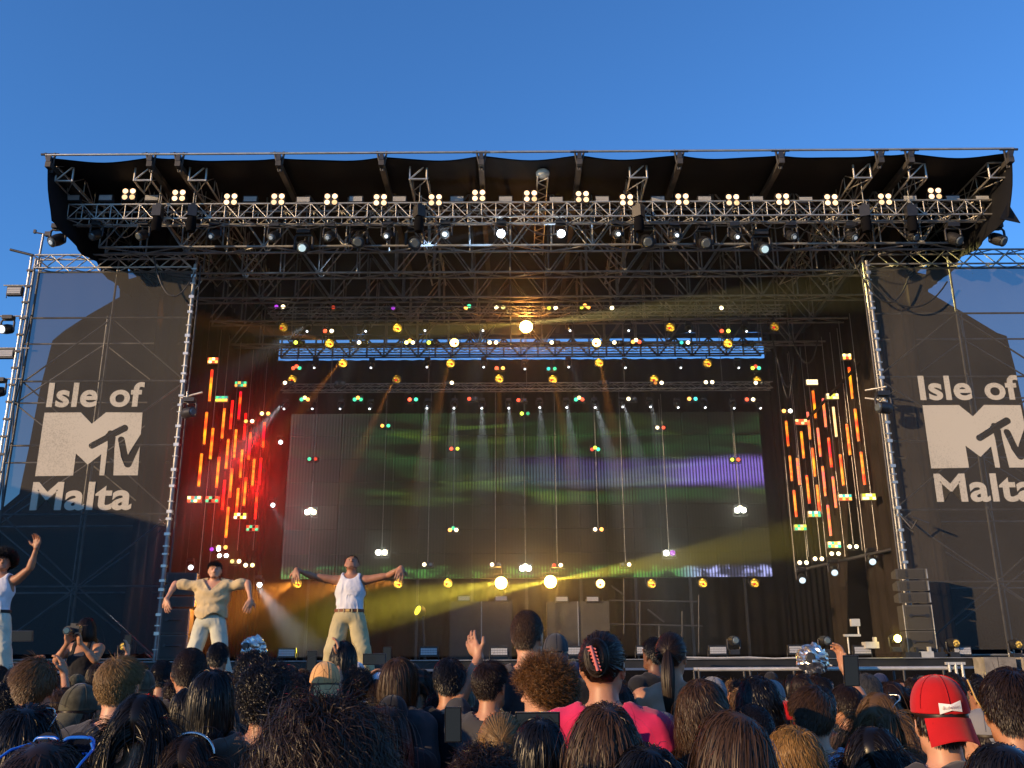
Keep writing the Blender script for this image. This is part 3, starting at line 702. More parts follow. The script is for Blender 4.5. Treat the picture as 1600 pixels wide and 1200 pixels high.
# round amber wash lights ------------------------------------------------------------
AM = (1, .45, .03)
wash = [(443, 512, .35, 26.1), (621, 513, 1.6, 26.1), (822, 511, 40, 26.1), (1047, 512, .9, 26.1), (1210, 511, .3, 26.1),
        (515, 537, 2.0, 27.0), (710, 536, 7, 27.0), (932, 536, 7, 27.0), (1137, 537, 2.0, 27.0),
        (536, 568, 1.8, 27.8), (704, 568, 1.7, 27.8), (936, 567, 1.7, 27.8), (1105, 568, .9, 27.8),
        (457, 593, .9, 28.3), (620, 593, .3, 28.3), (780, 592, 1.4, 28.3), (864, 593, 1.4, 28.3), (1022, 593, 1.2, 28.3), (1183, 595, .9, 28.3),
        (465, 912, 1.8, 29.8), (622, 912, 2.2, 29.8), (700, 911, 3.5, 29.8), (783, 911, 30, 29.8), (860, 909, 45, 29.8), (938, 912, 6, 29.8), (1018, 912, 1.6, 29.8), (1098, 911, 1.5, 29.8), (1179, 911, 1.0, 29.8)]
rown = {26.1: 'top row', 27.0: 'sky strip row', 27.8: 'third row', 28.3: 'row above the video wall', 29.8: 'row below the video wall'}
cnt = {}
for u, v, s, D in wash:
    k = cnt.get(D, 0); cnt[D] = k + 1
    t = thing('wash_light', f'round amber honeycomb wash light in the {rown[D]}, {ordinal(k)} from the left', 'stage light', at(u, v, D), (0, 0, 0), 'round amber wash lights')
    rr = .135 if s < 20 else .19
    MB().lathe([(rr * .5, -.22), (rr * 1.08, -.12), (rr * 1.15, 0), (rr * 1.1, .03)], (0, 0, 0), (0, -1, 0), 18).obj('housing', BLK, t)
    m = E((1, .62, .12), s) if s > 5 else E((1, .52, .04), s * 1.3, 14)
    MB().lathe([(rr, .0), (rr * .95, .025), (rr * .4, .05)], (0, -.025, 0), (0, -1, 0), 18).obj('lens', m, t)
    if s < 8:
        MB().lathe([(rr * .30, .0), (rr * .27, .01), (rr * .15, .015)], (rr * .35 * math.cos(u), -.07, -rr * .3), (0, -1, 0), 10).obj('red_cell', E((.8, .01, .02), .7), t)
    MB().path([(-rr * 1.3, .05, 0), (-rr * 1.3, .05, rr * 1.5), (rr * 1.3, .05, rr * 1.5), (rr * 1.3, .05, 0)], .014, 5).tube((0, .05, rr * 1.5), (0, .05, rr * 1.5 + .16), .02, 5).obj('yoke', BLK, t)

# small white pin spots ----------------------------------------------------------------
pins = [[(482, 514), (573, 514), (665, 513), (755, 513), (890, 513), (981, 513), (1076, 514), (1164, 514)],
        [(493, 571), (581, 571), (668, 570), (756, 570), (820, 573), (888, 570), (976, 571), (1062, 571), (1152, 571)],
        [(446, 635), (490, 635), (533, 635), (579, 635), (668, 634), (710, 634), (753, 634), (795, 634), (843, 633), (885, 633), (929, 633), (972, 632), (1015, 632), (1058, 633), (1100, 633), (1145, 634), (1186, 634)]]
PD = [25.9, 27.5, 28.4]
for r_, row in enumerate(pins):
    for k, (u, v) in enumerate(row):
        p = at(u, v, PD[r_]); p.z += .235
        o = moving_head(f'small moving head with white pinpoint lens, {("upper", "middle", "lower")[r_]} row, {ordinal(k)} from left', p, .65, E((.9, .95, 1), 4 if r_ == 2 else 3), (u - 800) / 800 * .8, R(55), 'pinpoint moving heads inside the stage', pin=.045)
for k, (u, v) in enumerate([(297, 886), (404, 913), (425, 789), (437, 691)]):
    p = at(u, v, 27 if k < 2 else 30); p.z += .25
    moving_head(f'small white beam light at the lower left of the stage, {ordinal(k)} from the left', p, .7, E((.9, .95, 1), 6 if k == 1 else 3), .5, R(10), 'side beam lights')
for k, (u, v, D) in enumerate([(1253, 905, 28.5), (1303, 893, 27.8), (1362, 876, 27.0)]):
    p = at(u, v, D); p.z += .36
    moving_head(f'moving head light hanging below the right light tubes, {ordinal(k)} from the left', p, .95, E((.7, .9, 1), .8), -.2, R(25), 'moving heads below the right light tubes')

# ================================================================== hanging colour tubes
def tube_mat(name, cols, off):
    m, t, b = _nodes(name); N = t.nodes; L = t.links
    tc = N.new('ShaderNodeTexCoord'); sp = N.new('ShaderNodeSeparateXYZ'); L.new(tc.outputs['Object'], sp.inputs[0])
    oi = N.new('ShaderNodeObjectInfo')
    a = N.new('ShaderNodeMath'); a.operation = 'MULTIPLY_ADD'; L.new(oi.outputs['Random'], a.inputs[0]); a.inputs[1].default_value = 9; L.new(sp.outputs['Z'], a.inputs[2])
    nz = N.new('ShaderNodeTexNoise'); nz.noise_dimensions = '1D'; nz.inputs['Scale'].default_value = 2.4; nz.inputs['Detail'].default_value = 1.5; L.new(a.outputs[0], nz.inputs['W'])
    cr = N.new('ShaderNodeValToRGB'); cr.color_ramp.interpolation = 'LINEAR'
    e = cr.color_ramp.elements; e[0].position = .30; e[0].color = (*cols[0], 1); e[1].position = .70; e[1].color = (*cols[-1], 1)
    for i, c in enumerate(cols[1:-1]): q = e.new(.30 + .4 * (i + 1) / (len(cols) - 1)); q.color = (*c, 1)
    L.new(nz.outputs['Fac'], cr.inputs[0]); L.new(cr.outputs[0], b.inputs['Emission Color']); b.inputs['Emission Strength'].default_value = 1.15
    b.inputs['Base Color'].default_value = (.3, .05, .03, 1); m.cycles.emission_sampling = 'NONE'
    return m
TM = {'y': tube_mat('led_tube_yellow', [(1, .42, .01), (1, .30, .01), (1, .12, .01), (1, .02, .005)], 0),
      'o': tube_mat('led_tube_orange', [(1, .02, .005), (1, .10, .01), (1, .32, .02), (1, .03, .01)], 0),
      'r': tube_mat('led_tube_red', [(.9, .0, .03), (1, .005, .005), (1, .01, .005), (1, .12, .01)], 0),
      'p': tube_mat('led_tube_pink', [(1, .04, .02), (1, .25, .03), (.9, .10, .10), (1, .30, .02)], 0),
      'w': tube_mat('led_tube_cream', [(.9, .62, .25), (.9, .66, .3), (.9, .6, .25), (.9, .55, .15)], 0)}
LT = [(331.7, 576.7, 325.3, 628.7, 'y'), (323.3, 642.7, 317.3, 696, 'y'), (351, 637, 345.7, 686.7, 'o'), (363.6, 624.7, 359, 672, 'r'), (376.4, 611, 371.3, 656.7, 'r'), (384.4, 644.7, 380, 689, 'r'),
      (413.7, 658.7, 409, 701, 'r'), (369.3, 670, 365, 717, 'o'), (333, 667.7, 327.5, 719, 'y'), (391.7, 675, 387.5, 720, 'r'), (357, 685, 352.5, 734, 'o'), (315.3, 707.5, 309, 761.7, 'y'),
      (342.5, 713, 337, 763.7, 'y'), (362.8, 731, 358.3, 779, 'o'), (378.7, 701.7, 374.5, 748, 'o'), (397.5, 716, 393.7, 761, 'o'), (408, 714.5, 404, 758, 'r'), (351.3, 749, 346.3, 798, 'r'),
      (372.5, 761.7, 367.5, 809, 'o'), (384.5, 745, 379.7, 791.7, 'o'), (401.7, 768.7, 397, 813, 'r'), (357, 791, 352, 841.7, 'y')]
RT = [(1228, 656.7, 1233.3, 698.7, 'o'), (1251.7, 673, 1257.5, 717.5, 'y'), (1261.7, 642.7, 1267.7, 688, 'p'), (1270, 609.6, 1276, 655, 'y'), (1285.7, 621.6, 1292, 669, 'p'), (1277.4, 667.7, 1282.5, 715, 'p'),
      (1269, 699, 1275, 746, 'y'), (1294.3, 683, 1300.3, 731.7, 'r'), (1301.7, 634.7, 1308.6, 684, 'w'), (1322.7, 661.6, 1329, 712.5, 'o'), (1326.3, 573, 1333.7, 624.7, 'y'), (1335.7, 638, 1342.7, 691, 'y'),
      (1233.8, 711, 1238.7, 753, 'o'), (1245.3, 715, 1250.3, 759, 'p'), (1240.3, 765, 1245.5, 809, 'o'), (1260.3, 741.7, 1266, 788, 'o'), (1276.3, 756.7, 1281.7, 801.7, 'o'), (1285, 727.5, 1291, 776.7, 'p'),
      (1301, 743.7, 1307.8, 794.7, 'p'), (1312.5, 709, 1319.5, 760, 'o'), (1345, 705, 1352, 759, 'o'), (1293, 788, 1300, 838.7, 'p')]
cw_name = {'y': 'yellow to orange', 'o': 'orange', 'r': 'red', 'p': 'pinkish red and yellow', 'w': 'cream white'}
def tubes(lst, side):
    srt = sorted(lst)
    for k, (u0, v0, u1, v1, c) in enumerate(srt):
        D = 27 + (u0 - 315) / 100 * 4 if side == 'left' else 27 + (1350 - u0) / 120 * 4
        a = at(u0, v0, D); zb_ = at(u1, v1, D).z
        t = thing('light_tube', f'{cw_name[c]} hanging light tube, {ordinal(k)} from left of the {side} group', 'light tube', a, (0, 0, 0), 'hanging light tubes')
        L_ = a.z - zb_
        MB().tube((0, 0, -.02), (0, 0, -L_ + .02), .042, 8).obj('glowing_tube', TM[c], t)
        MB().tube((0, 0, 0), (0, 0, -.03), .045, 8).tube((0, 0, 0), (0, 0, .5), .006, 4).obj('end_cap', DKST, t); MB().tube((0, 0, -L_), (0, 0, -L_ + .03), .045, 8).obj('end_cap', DKST, t)
tubes(LT, 'left'); tubes(RT, 'right')
def pixel_panel(label, u, v, D, cols, wd=.4):
    t = thing('pixel_panel', label, 'stage light', at(u, v, D), (0, 0, 0), 'small colour pixel panels')
    MB().box((0, .06, 0), (wd, .1, .2)).obj('housing', M('beige_housing', (.35, .30, .22), .6) if 'beige_housing' not in bpy.data.materials else bpy.data.materials['beige_housing'], t)
    for i in range(4):
        for j in range(2):
            c, s = cols[(i * 2 + j) % len(cols)]
            MB().box(((i - 1.5) * wd / 4.2, .002, (j - .5) * .09), (wd / 4.8, .02, .075)).obj('pixel_cell', E(c, s), t)
    return t
LP = [(331, 563, [(OR, 2), (RD, 1.5), (Y, 2.5)]), (346, 623, [(YG, 1.5), (GR, 1), (OR, 2), (TE, .6)]), (376, 600, [(OR, 1.5), (GR, 1), (TE, .2)]), (303, 780, [(RD, 1.5), (Y, 2.5), (TE, .6)]), (331, 780, [(GR, 1), (RD, 1.2), (OFF, 0.01)]), (375, 806, [(WH, 3), (YG, 1.5), (OFF, .01)]), (394, 825, [(GR, 1), (RD, 1), (OFF, .01)])]
for k, (u, v, c) in enumerate(LP): pixel_panel(f'small colour pixel panel hanging among the left tubes, {ordinal(k)} counted downwards', u, v, 27 + (u - 315) / 100 * 4 - .2, c)
RP = [(1326, 557, [(OR, 2.5), (Y, 3), (RD, .8), (WH, .6)]), (1269, 597, [(WH, 1.6)]), (1301, 619, [(Y, 1.3), (WH, 1.5), (YG, 1)]), (1252, 659, [(RD, 1.3), (Y, 1.5), (RD, 1.5)]), (1321, 777, [(RD, 1.5), (Y, 2.5), (OR, 2), (TE, 1)]), (1358, 776, [(Y, 2.5), (YG, 1), (WH, 1.5)]), (1273, 803, [(OR, 1.5), (WH, 2), (GR, 1.2), (TE, .8)]), (1251, 824, [(GR, 1), (YG, 1.5), (WH, 1)]), (1304, 851, [(GR, 1.5), (Y, 2.5), (OR, 2)])]
for k, (u, v, c) in enumerate(RP): pixel_panel(f'small colour pixel panel hanging among the right tubes, {ordinal(k)} counted downwards', u, v, 27 + (1350 - u) / 120 * 4 - .2, c)
# wires on which the tubes hang
for side, lst in (('left', [(322, 560, 290, 900), (342, 560, 318, 900), (356, 560, 336, 880), (372, 590, 355, 860), (392, 600, 378, 860), (412, 640, 398, 860)]),
                  ('right', [(1224, 690, 1248, 900), (1237, 622, 1262, 880), (1243, 660, 1250, 870), (1256, 605, 1276, 870), (1268, 640, 1290, 870), (1288, 570, 1318, 870), (1301, 560, 1330, 860), (1313, 560, 1341, 860), (1332, 690, 1358, 870), (1352, 700, 1376, 860)])):
    for k, (u0, v0, u1, v1) in enumerate(lst):
        D = 26.9 + (u0 - 315) / 100 * 4 if side == 'left' else 26.9 + (1350 - u0) / 120 * 4
        a = at(u0, v0, D); z1 = at(u1, v1, D).z
        o = MB().tube((0, 0, zb - a.z), (0, 0, z1 - a.z), .010, 5).obj('hanging_wire', ALU); o.location = a
        tag(o, f'thin steel wire beside the {side} light tubes, {ordinal(k)} from the left', 'wire', 'wires of the light tubes')
bar = tag(MB().tube(at(1245, 892, 29.5), at(1395, 858, 26.4), .05, 8).obj('side_boom', DKST), 'dark boom carrying the lamps under the right light tubes', 'bar')
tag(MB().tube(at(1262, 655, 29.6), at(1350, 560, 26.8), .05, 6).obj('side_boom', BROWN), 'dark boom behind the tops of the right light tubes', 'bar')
# slack cables top right
for k, (a, b, sg) in enumerate([((1228, 500), (1279, 520), 1.2), ((1205, 520), (1240, 560), 1.3), ((1352, 430), (1480, 440), .8), ((1330, 400), (1420, 432), 1.0), ((1215, 560), (1236, 600), .8), ((240, 400), (305, 425), .9)]):
    D = 26.9 if k not in (2, 3, 5) else 22.2
    tag(MB().path(cat_pts(at(*a, D), at(*b, D), sg), .022, 5).obj('slack_cable', CABLE if k in (2, 3) else DKST), f'slack cable looping near the {"left" if k == 5 else "right"} tower top, {ordinal(k)} of the loops', 'cable')

# ================================================================== lamps bolted to the tower poles
for k, (u, v, D) in enumerate([(22, 454, 22.4), (9, 552, 22.4)]):
    strobe(f'grey floodlight on an arm left of the left tower, {"upper" if k == 0 else "lower"} one', at(u, v, D), .35, .17, 'floodlights on the left tower')
    tag(MB().tube(at(u - 16, v - 8, D), at(46, v - 8, D), .02).obj('outrigger_arm', ALU2), f'{"upper" if k == 0 else "lower"} outrigger arm left of the left tower', 'arm')
for k, (u, v) in enumerate([(11, 512), (-2, 610)]):
    p = at(u, v, 22.4); p.z += .32
    moving_head(f'moving head light on an arm left of the left tower, {"upper" if k == 0 else "lower"} one', p, 1.0, E((.8, .9, 1), 1.2), -.3, R(20), 'moving heads on the left tower')
    tag(MB().tube(at(u - 18, v - 18, 22.4), at(44 - 10 * k, v - 18, 22.4), .02).obj('outrigger_arm', ALU2), f'outrigger arm above the {"upper" if k == 0 else "lower"} moving head left of the tower', 'arm')
p = at(1378, 612, 21.9); moving_head('black profile light clamped sideways to the right corner pole', p, 1.15, None, -1.2, 0)
tag(MB().tube(at(1352, 610, 22.3), at(1385, 604, 21.9), .026).tube(at(1352, 622, 22.3), at(1385, 626, 21.9), .026).obj('clamp_arm', ALU), 'shiny clamp arm on the right corner pole', 'arm')
p = at(297, 622, 22); moving_head('black profile light clamped to the left corner pole', p, 1.05, None, 1.0, 0)
tag(MB().tube(at(283, 622, 22.2), at(316, 613, 21.8), .026).tube(at(292, 612, 22), at(294, 632, 22), .018).obj('clamp_arm', ALU), 'shiny clamp arm on the left corner pole', 'arm')
tag(MB().tube(at(1404, 802, 22.3), at(1425, 826, 22.1), .022).tube(at(1425, 826, 22.1), at(1434, 810, 22), .018).tube(at(1425, 808, 22), at(1452, 818, 21.9), .026).obj('bent_bracket', DKST), 'bent dark bracket on the right banner pole', 'bracket')
# round amber lights and the bright yellow one on the stage lip
for k, (u, v, s) in enumerate([(195, 1009, .5), (1146, 1000, .02), (1488, 1004, .5), (1585, 1006, .5), (1288, 1000, .02)]):
    p = at(u, v, 21.5 if k not in (0, 3) else 21.4)
    t = moving_head(f'round honeycomb moving light standing on the stage lip, {ordinal(k)} one', p + Vector((0, 0, -.31)), .82, E((1, .55, .08), s * 1.2, 22) if s > .1 else None, .2, 0, 'round moving lights on the stage lip', hang=False)
p = at(1398, 998, 21.5)
t = moving_head('blazing yellow moving light standing on the stage lip at the right', p + Vector((0, 0, -.28)), .78, E((1, .75, .1), 60), .1, 0, hang=False)

# ================================================================== speaker stacks
SPK = M('speaker_paint', (.055, .052, .046), .6, 0, .2, 12, .2)
GRL = M('speaker_grille', (.035, .033, .03), .8, 0, .3, 60, .4, 200)
def stack(u_, side, flip):
    base = at(u_, 1027, 21.6); S_ = .865
    x = base.x
    for i in range(2):
        t = thing('subwoofer', f'black subwoofer cabinet at the {side} of the stage, {"lower" if i == 0 else "upper"} of the two', 'speaker', (x, 21.65, DZ + .02 + i * .66 * S_), (0, 0, R(-8 * flip)), 'subwoofers'); t.scale = (S_, S_, S_)
        MB().box((0, .3, .32), (.68, .7, .64)).obj('cabinet', SPK, t)
        MB().box((0, -.06, .32), (.6, .02, .56)).obj('grille', GRL, t)
        for sx in (-1, 1): MB().tube((sx * .36, -.05, .0), (sx * .36, -.05, .64), .014).obj('edge_rail', ALU2, t)
        MB().tube((-.2, -.08, .36), (.2, -.08, .36), .022).lathe([(.05, 0), (.05, .02)], (-.2, -.075, .36), (0, -1, 0), 8).lathe([(.05, 0), (.05, .02)], (.2, -.075, .36), (0, -1, 0), 8).obj('handle', BLK, t)
    for i in range(3):
        t = thing('line_array_speaker', f'wide wedge loudspeaker on top of the {side} subwoofers, {("lowest", "middle", "topmost")[i]} of three', 'speaker', (x - .05 * flip, 21.65, DZ + (1.37 + i * .31) * S_), (0, 0, R(-8 * flip)), 'stacked wedge loudspeakers'); t.scale = (S_, S_, S_)
        m = MB(); a = .13
        vs = [(-.45 * .85, -.05, .0), (.45 * .85, -.05, .0), (.45 * .85, .45, .05), (-.45 * .85, .45, .05), (-.45 * .85, -.05, .27), (.45 * .85, -.05, .27), (.45 * .85, .45, .22), (-.45 * .85, .45, .22)]
        m.add(vs, [(0, 3, 2, 1), (4, 5, 6, 7), (0, 1, 5, 4), (1, 2, 6, 5), (2, 3, 7, 6), (3, 0, 4, 7)]).obj('cabinet', SPK, t)
        MB().box((0, -.06, .135), (.66, .015, .22)).obj('grille', GRL, t)
        MB().lathe([(.03, 0), (.035, .015)], (-.12, -.065, .18), (0, -1, 0), 10).lathe([(.03, 0), (.035, .015)], (-.12, -.065, .09), (0, -1, 0), 10).obj('emblem_badge', BLK, t)
        MB().box((.40, -.06, .135), (.03, .05, .25)).obj('rigging_plate', ALU2, t)
stack(1444, 'right', 1)
stack(267, 'left', -1)

# dark risers and stair frame at the back of the stage
PAN = M('grey_riser_panel', (.045, .042, .036), .8, 0, .25, 3, .2, 20)
for k, (u0, u1, v1) in enumerate([(703, 800, 940), (854, 952, 940)]):
    a = at(u0, v1, 28.9); b = at(u1, v1, 28.9)
    t = thing('stage_riser', f'tall dark grey riser box at the back of the stage, {"left" if k == 0 else "right"} of the pair', 'riser', ((a.x + b.x) / 2, 28.9, DZ))
    W2 = (b.x - a.x) / 2; H2 = a.z - DZ
    for s in (-1, 1): MB().box((s * W2 / 2, .4, H2 / 2), (W2 - .03, .8, H2)).obj('panel', PAN, t)
    MB().box((-.01 if k else .02, -.03, H2 / 2), (.03, .03, H2)).obj('joint_strip', ALU2, t)
fr = thing('stair_frame', 'dark tubular stair frame behind the right riser', 'stairs', (0, 29, 0))
for a, b in [((952, 938), (1090, 940)), ((952, 975), (1098, 978)), ((975, 905), (975, 990)), ((1000, 940), (1000, 1020)), ((1092, 930), (1092, 1020)), ((955, 915), (975, 930)), ((1012, 952), (1038, 972)), ((1030, 975), (1030, 1020)), ((1066, 955), (1066, 1020))]:
    MB().tube(at(*a, 29) - Vector((0, 29, 0)), at(*b, 29) - Vector((0, 29, 0)), .025).obj('tube', DKST, fr)

# camera rail, foil wrapped cameras, small gear on the lip
rl = thing('camera_track', 'white metal camera track on posts in front of the stage at the right', 'rail', (0, 15, 0))
a = at(1092, 1046, 15); b = at(1492, 1048, 15); a.y = b.y = 0; b.z = a.z
WMET = M('white_metal', (.55, .53, .48), .4, .3, .15)
MB().tube(a, b, .03, 8).tube(a - Vector((0, -.4, 0)), b + Vector((0, .4, 0)), .03, 8).obj('rail', WMET, rl)
for k in range(6):
    x = a.x + (b.x - a.x) * k / 5
    MB().tube((x, 0, 0), (x, 0, a.z), .02).tube((x, .4, 0), (x, .4, a.z), .02).obj('post', DKST, rl)
e = MB()
for dx in (-.1, 0, .1): e.tube((b.x + dx, -.05, b.z - .16), (b.x + dx, -.05, b.z + .08), .022)
e.box((b.x, -.04, b.z + .07), (.3, .05, .04)); e.obj('end_bracket', WMET, rl)
tag(MB().path([at(1066, 1027, 20.9), at(1120, 1028, 20.9), at(1170, 1027, 20.9), at(1210, 1029, 20.9), at(1262, 1027, 20.9), at(1300, 1040, 20.7)], .02, 6).obj('white_cable', WMET), 'pale cable run along the edge below the stage lip', 'cable')
def foil(u, v, D, rad, label, seed):
    rs = np.random.RandomState(seed); n1, n2 = 30, 22; vs = []
    from mathutils.noise import noise as pn
    for j in range(n2 + 1):
        for i in range(n1):
            th = PI * j / n2; ph_ = 2 * PI * i / n1
            p = Vector((math.sin(th) * math.cos(ph_), math.sin(th) * math.sin(ph_), math.cos(th)))
            r = rad * (1 + .22 * pn(p * 2.2 + Vector((seed, 0, 0))) + .20 * abs(pn(p * 5 + Vector((0, seed, 0)))) + .12 * pn(p * 11))
            vs.append((p.x * r * 1.05, p.y * r * 1.2, p.z * r))
    fs = [(j * n1 + i, j * n1 + (i + 1) % n1, (j + 1) * n1 + (i + 1) % n1, (j + 1) * n1 + i) for j in range(n2) for i in range(n1)]
    t = thing('foil_wrapped_camera', label, 'camera', at(u, v, D))
    MB().add(vs, fs, False).obj('foil', bpy.data.materials.get('crumpled_foil') or M('crumpled_foil', (.85, .80, .72), .30, 1, .1, 6, .6, 14), t)
    MB().lathe([(rad * .36, 0), (rad * .34, rad * .5), (rad * .25, rad * .5)], (-rad * .35, -rad * .75, rad * .15), (-.25, -1, 0), 14).obj('lens', BLK, t)
    z = at(u, v, D).z
    MB().tube((0, 0, -rad * .8), (0, 0, -z), .04, 8).tube((0, 0, -z + .5), (.4, .2, -z), .02).tube((0, 0, -z + .5), (-.4, .2, -z), .02).tube((0, 0, -z + .5), (0, -.4, -z), .02).obj('pedestal', DKST, t)
foil(1269, 1031, 14.4, .21, 'large foil wrapped camera on a pedestal before the stage at the right', 3)
foil(397, 1013, 14.6, .17, 'smaller foil wrapped camera in front of the shirt dancer', 8)
sd = thing('work_lamp', 'small white clamp lamp on a pole at the right of the stage', 'lamp', at(1325, 1000, 21.6))
MB().tube((0, 0, -.3), (0, 0, .1), .02).box((.1, 0, .1), (.36, .12, .05)).tube((.26, 0, .1), (.26, 0, .4), .02).box((.2, 0, .38), (.2, .1, .16)).obj('lamp_frame', WMET, sd)
for k, (u, v, wd) in enumerate([(1360, 1008, .3), (1424, 1024, .35), (1445, 1023, .3), (1465, 1024, .25), (1300, 1022, .2)]):
    tag(MB().box(at(u, v, 21.5), (wd, .25, .14)).box(at(u, v, 21.5) + Vector((wd * .3, -.05, .12)), (.06, .1, .1)).obj('small_gear_box', WMET if k in (0, 2) else BLK), f'small piece of stage gear on the right lip, {ordinal(k)} one', 'gear')
# dish behind middle dancer and misc
t = thing('followspot', 'yellow lit round lamp tilted upwards on the stage behind the middle dancer', 'stage light', at(655, 955, 27))
MB().lathe([(.06, -.2), (.16, -.1), (.2, .06)], (0, 0, 0), (-.7, -.6, .35), 14).obj('housing', BLK, t)
MB().lathe([(.18, 0), (.1, .02)], Vector((-.7, -.6, .35)).normalized() * .05, (-.7, -.6, .35), 14).obj('lens', E((1, .8, .05), 1.2), t)
MB().tube((.1, 0, -.1), (.2, 0, DZ - at(655, 955, 27).z), .04).obj('stand', BLK, t)

# ================================================================== stage smoke and the lamps that light it
hz = MB().box(((XL + XR) / 2, 26.3, (RZ - .15 + DZ + .01) / 2 + .0), (19.0, 11.0, RZ - .3 - DZ - .02))
ho = hz.obj('haze', None); ho['kind'] = 'stuff'
ho.location.x = 0.0
hm = bpy.data.materials.new('smoke'); hm.use_nodes = True; t = hm.node_tree; t.nodes.remove(t.nodes['Principled BSDF'])
pv = t.nodes.new('ShaderNodeVolumePrincipled'); pv.inputs['Color'].default_value = (.9, .9, .9, 1); pv.inputs['Density'].default_value = HAZE; pv.inputs['Anisotropy'].default_value = .7
t.links.new(pv.outputs[0], t.nodes['Material Output'].inputs['Volume'])
ho.data.materials.append(hm)
def dirpx(u0, v0, u1, v1, D0, D1): return at(u1, v1, D1) - at(u0, v0, D0)
K = LK; PK = .16
def beam(u0, v0, u1, v1, D0, D1, p, col, ang, bl=.5): spot(at(u0, v0, D0) - Vector((0, .3, 0)), dirpx(u0, v0, u1, v1, D0, D1), p * K, col, ang, bl, .04)
YL = (1, .78, .06)
beam(860, 909, 480, 980, 29.7, 22.0, 3600, YL, 8)
beam(860, 909, 1220, 848, 29.7, 22.3, 4200, YL, 7)
beam(783, 911, 560, 950, 29.7, 23.0, 1300, YL, 9)
beam(822, 511, 1300, 462, 26.0, 23.5, 6000, (1, .8, .25), 9)
beam(822, 511, 560, 530, 26.0, 23.5, 1800, (1, .7, .1), 10)
point(at(822, 511, 25.8), 75 * K * PK, (1, .30, .05), .1); point(at(860, 909, 29.4), 90 * K * PK, (1, .42, .04), .1); point(at(783, 911, 29.4), 60 * K * PK, (1, .35, .04), .1)
OC = (1, .32, .04)
beam(536, 568, 490, 625, 27.6, 27.0, 1300, OC, 9); beam(457, 593, 413, 650, 28.2, 27.4, 700, (1, .2, .03), 8); beam(620, 593, 585, 665, 28.2, 27.8, 1500, OC, 8)
beam(515, 537, 440, 525, 26.8, 25.8, 1000, OC, 9); beam(465, 912, 425, 928, 29.6, 27.2, 260, OC, 14); beam(622, 912, 590, 914, 29.6, 28.4, 300, OC, 14); beam(545, 914, 500, 925, 29.6, 27.4, 220, OC, 14)
beam(780, 592, 781, 650, 28.2, 27.8, 500, OC, 9); beam(864, 593, 873, 640, 28.2, 27.8, 750, OC, 9); beam(704, 568, 696, 600, 27.6, 27.2, 600, OC, 9); beam(936, 567, 942, 600, 27.6, 27.2, 600, OC, 9)
WC = (.85, .92, 1)
for (u, v, u1, v1, p) in [(446, 635, 418, 665, 260), (668, 634, 667, 690, 140), (710, 634, 709, 680, 90), (753, 634, 754, 690, 170), (795, 634, 798, 690, 150), (843, 633, 846, 680, 110), (885, 633, 892, 690, 170), (929, 633, 945, 690, 240), (972, 632, 985, 680, 170), (1015, 632, 1022, 670, 60)]:
    beam(u, v, u1, v1, 28.2, 27.6, p * 2.2, WC, 16, .8)
beam(482, 514, 450, 535, 25.7, 25.3, 200, WC, 16); beam(755, 513, 750, 545, 25.7, 25.4, 60, WC, 16); beam(888, 570, 905, 605, 27.3, 27.0, 80, WC, 14); beam(493, 571, 470, 600, 27.3, 27.0, 60, WC, 14); beam(573, 514, 560, 545, 25.7, 25.3, 60, WC, 14)
beam(425, 789, 450, 825, 30.0, 29.5, 120, WC, 18, .8); beam(404, 913, 432, 950, 27.0, 26.3, 400, WC, 22, .9)
beam(783, 366, 450, 440, 21.3, 23.5, 900, (.5, .7, 1), 9); beam(783, 366, 1000, 352, 21.3, 22.5, 300, (.5, .7, 1), 6); beam(876, 366, 690, 400, 21.3, 22.5, 400, (.5, .7, 1), 8)
for u_, v_, D_, p_ in ((402, 690, 29.6, 700), (400, 760, 29.6, 900), (372, 720, 28.8, 500), (352, 790, 28.3, 250)):
    spot(at(u_, v_, D_), (.05, -1, -.45), p_ * K * .05, (1, .012, .012), 85, .8, .25, 'tube_glow')
point(at(360, 868, 27.0), 8 * K * PK, (1, .5, .1), .3)
point(at(1398, 998, 21.1), 6 * K * PK, (1, .7, .05), .08)
for u_, p_ in ((696, 3), (783, 16), (876, 8)): point(at(u_, 367, 20.95), p_ * K * PK, (.75, .87, 1), .06)
for u_, v_ in ((485, 800), (1157, 797), (596, 862), (821, 887), (1046, 863)): point(at(u_, v_, 28.7), 14 * K * PK, (.9, 1, .8), .1)
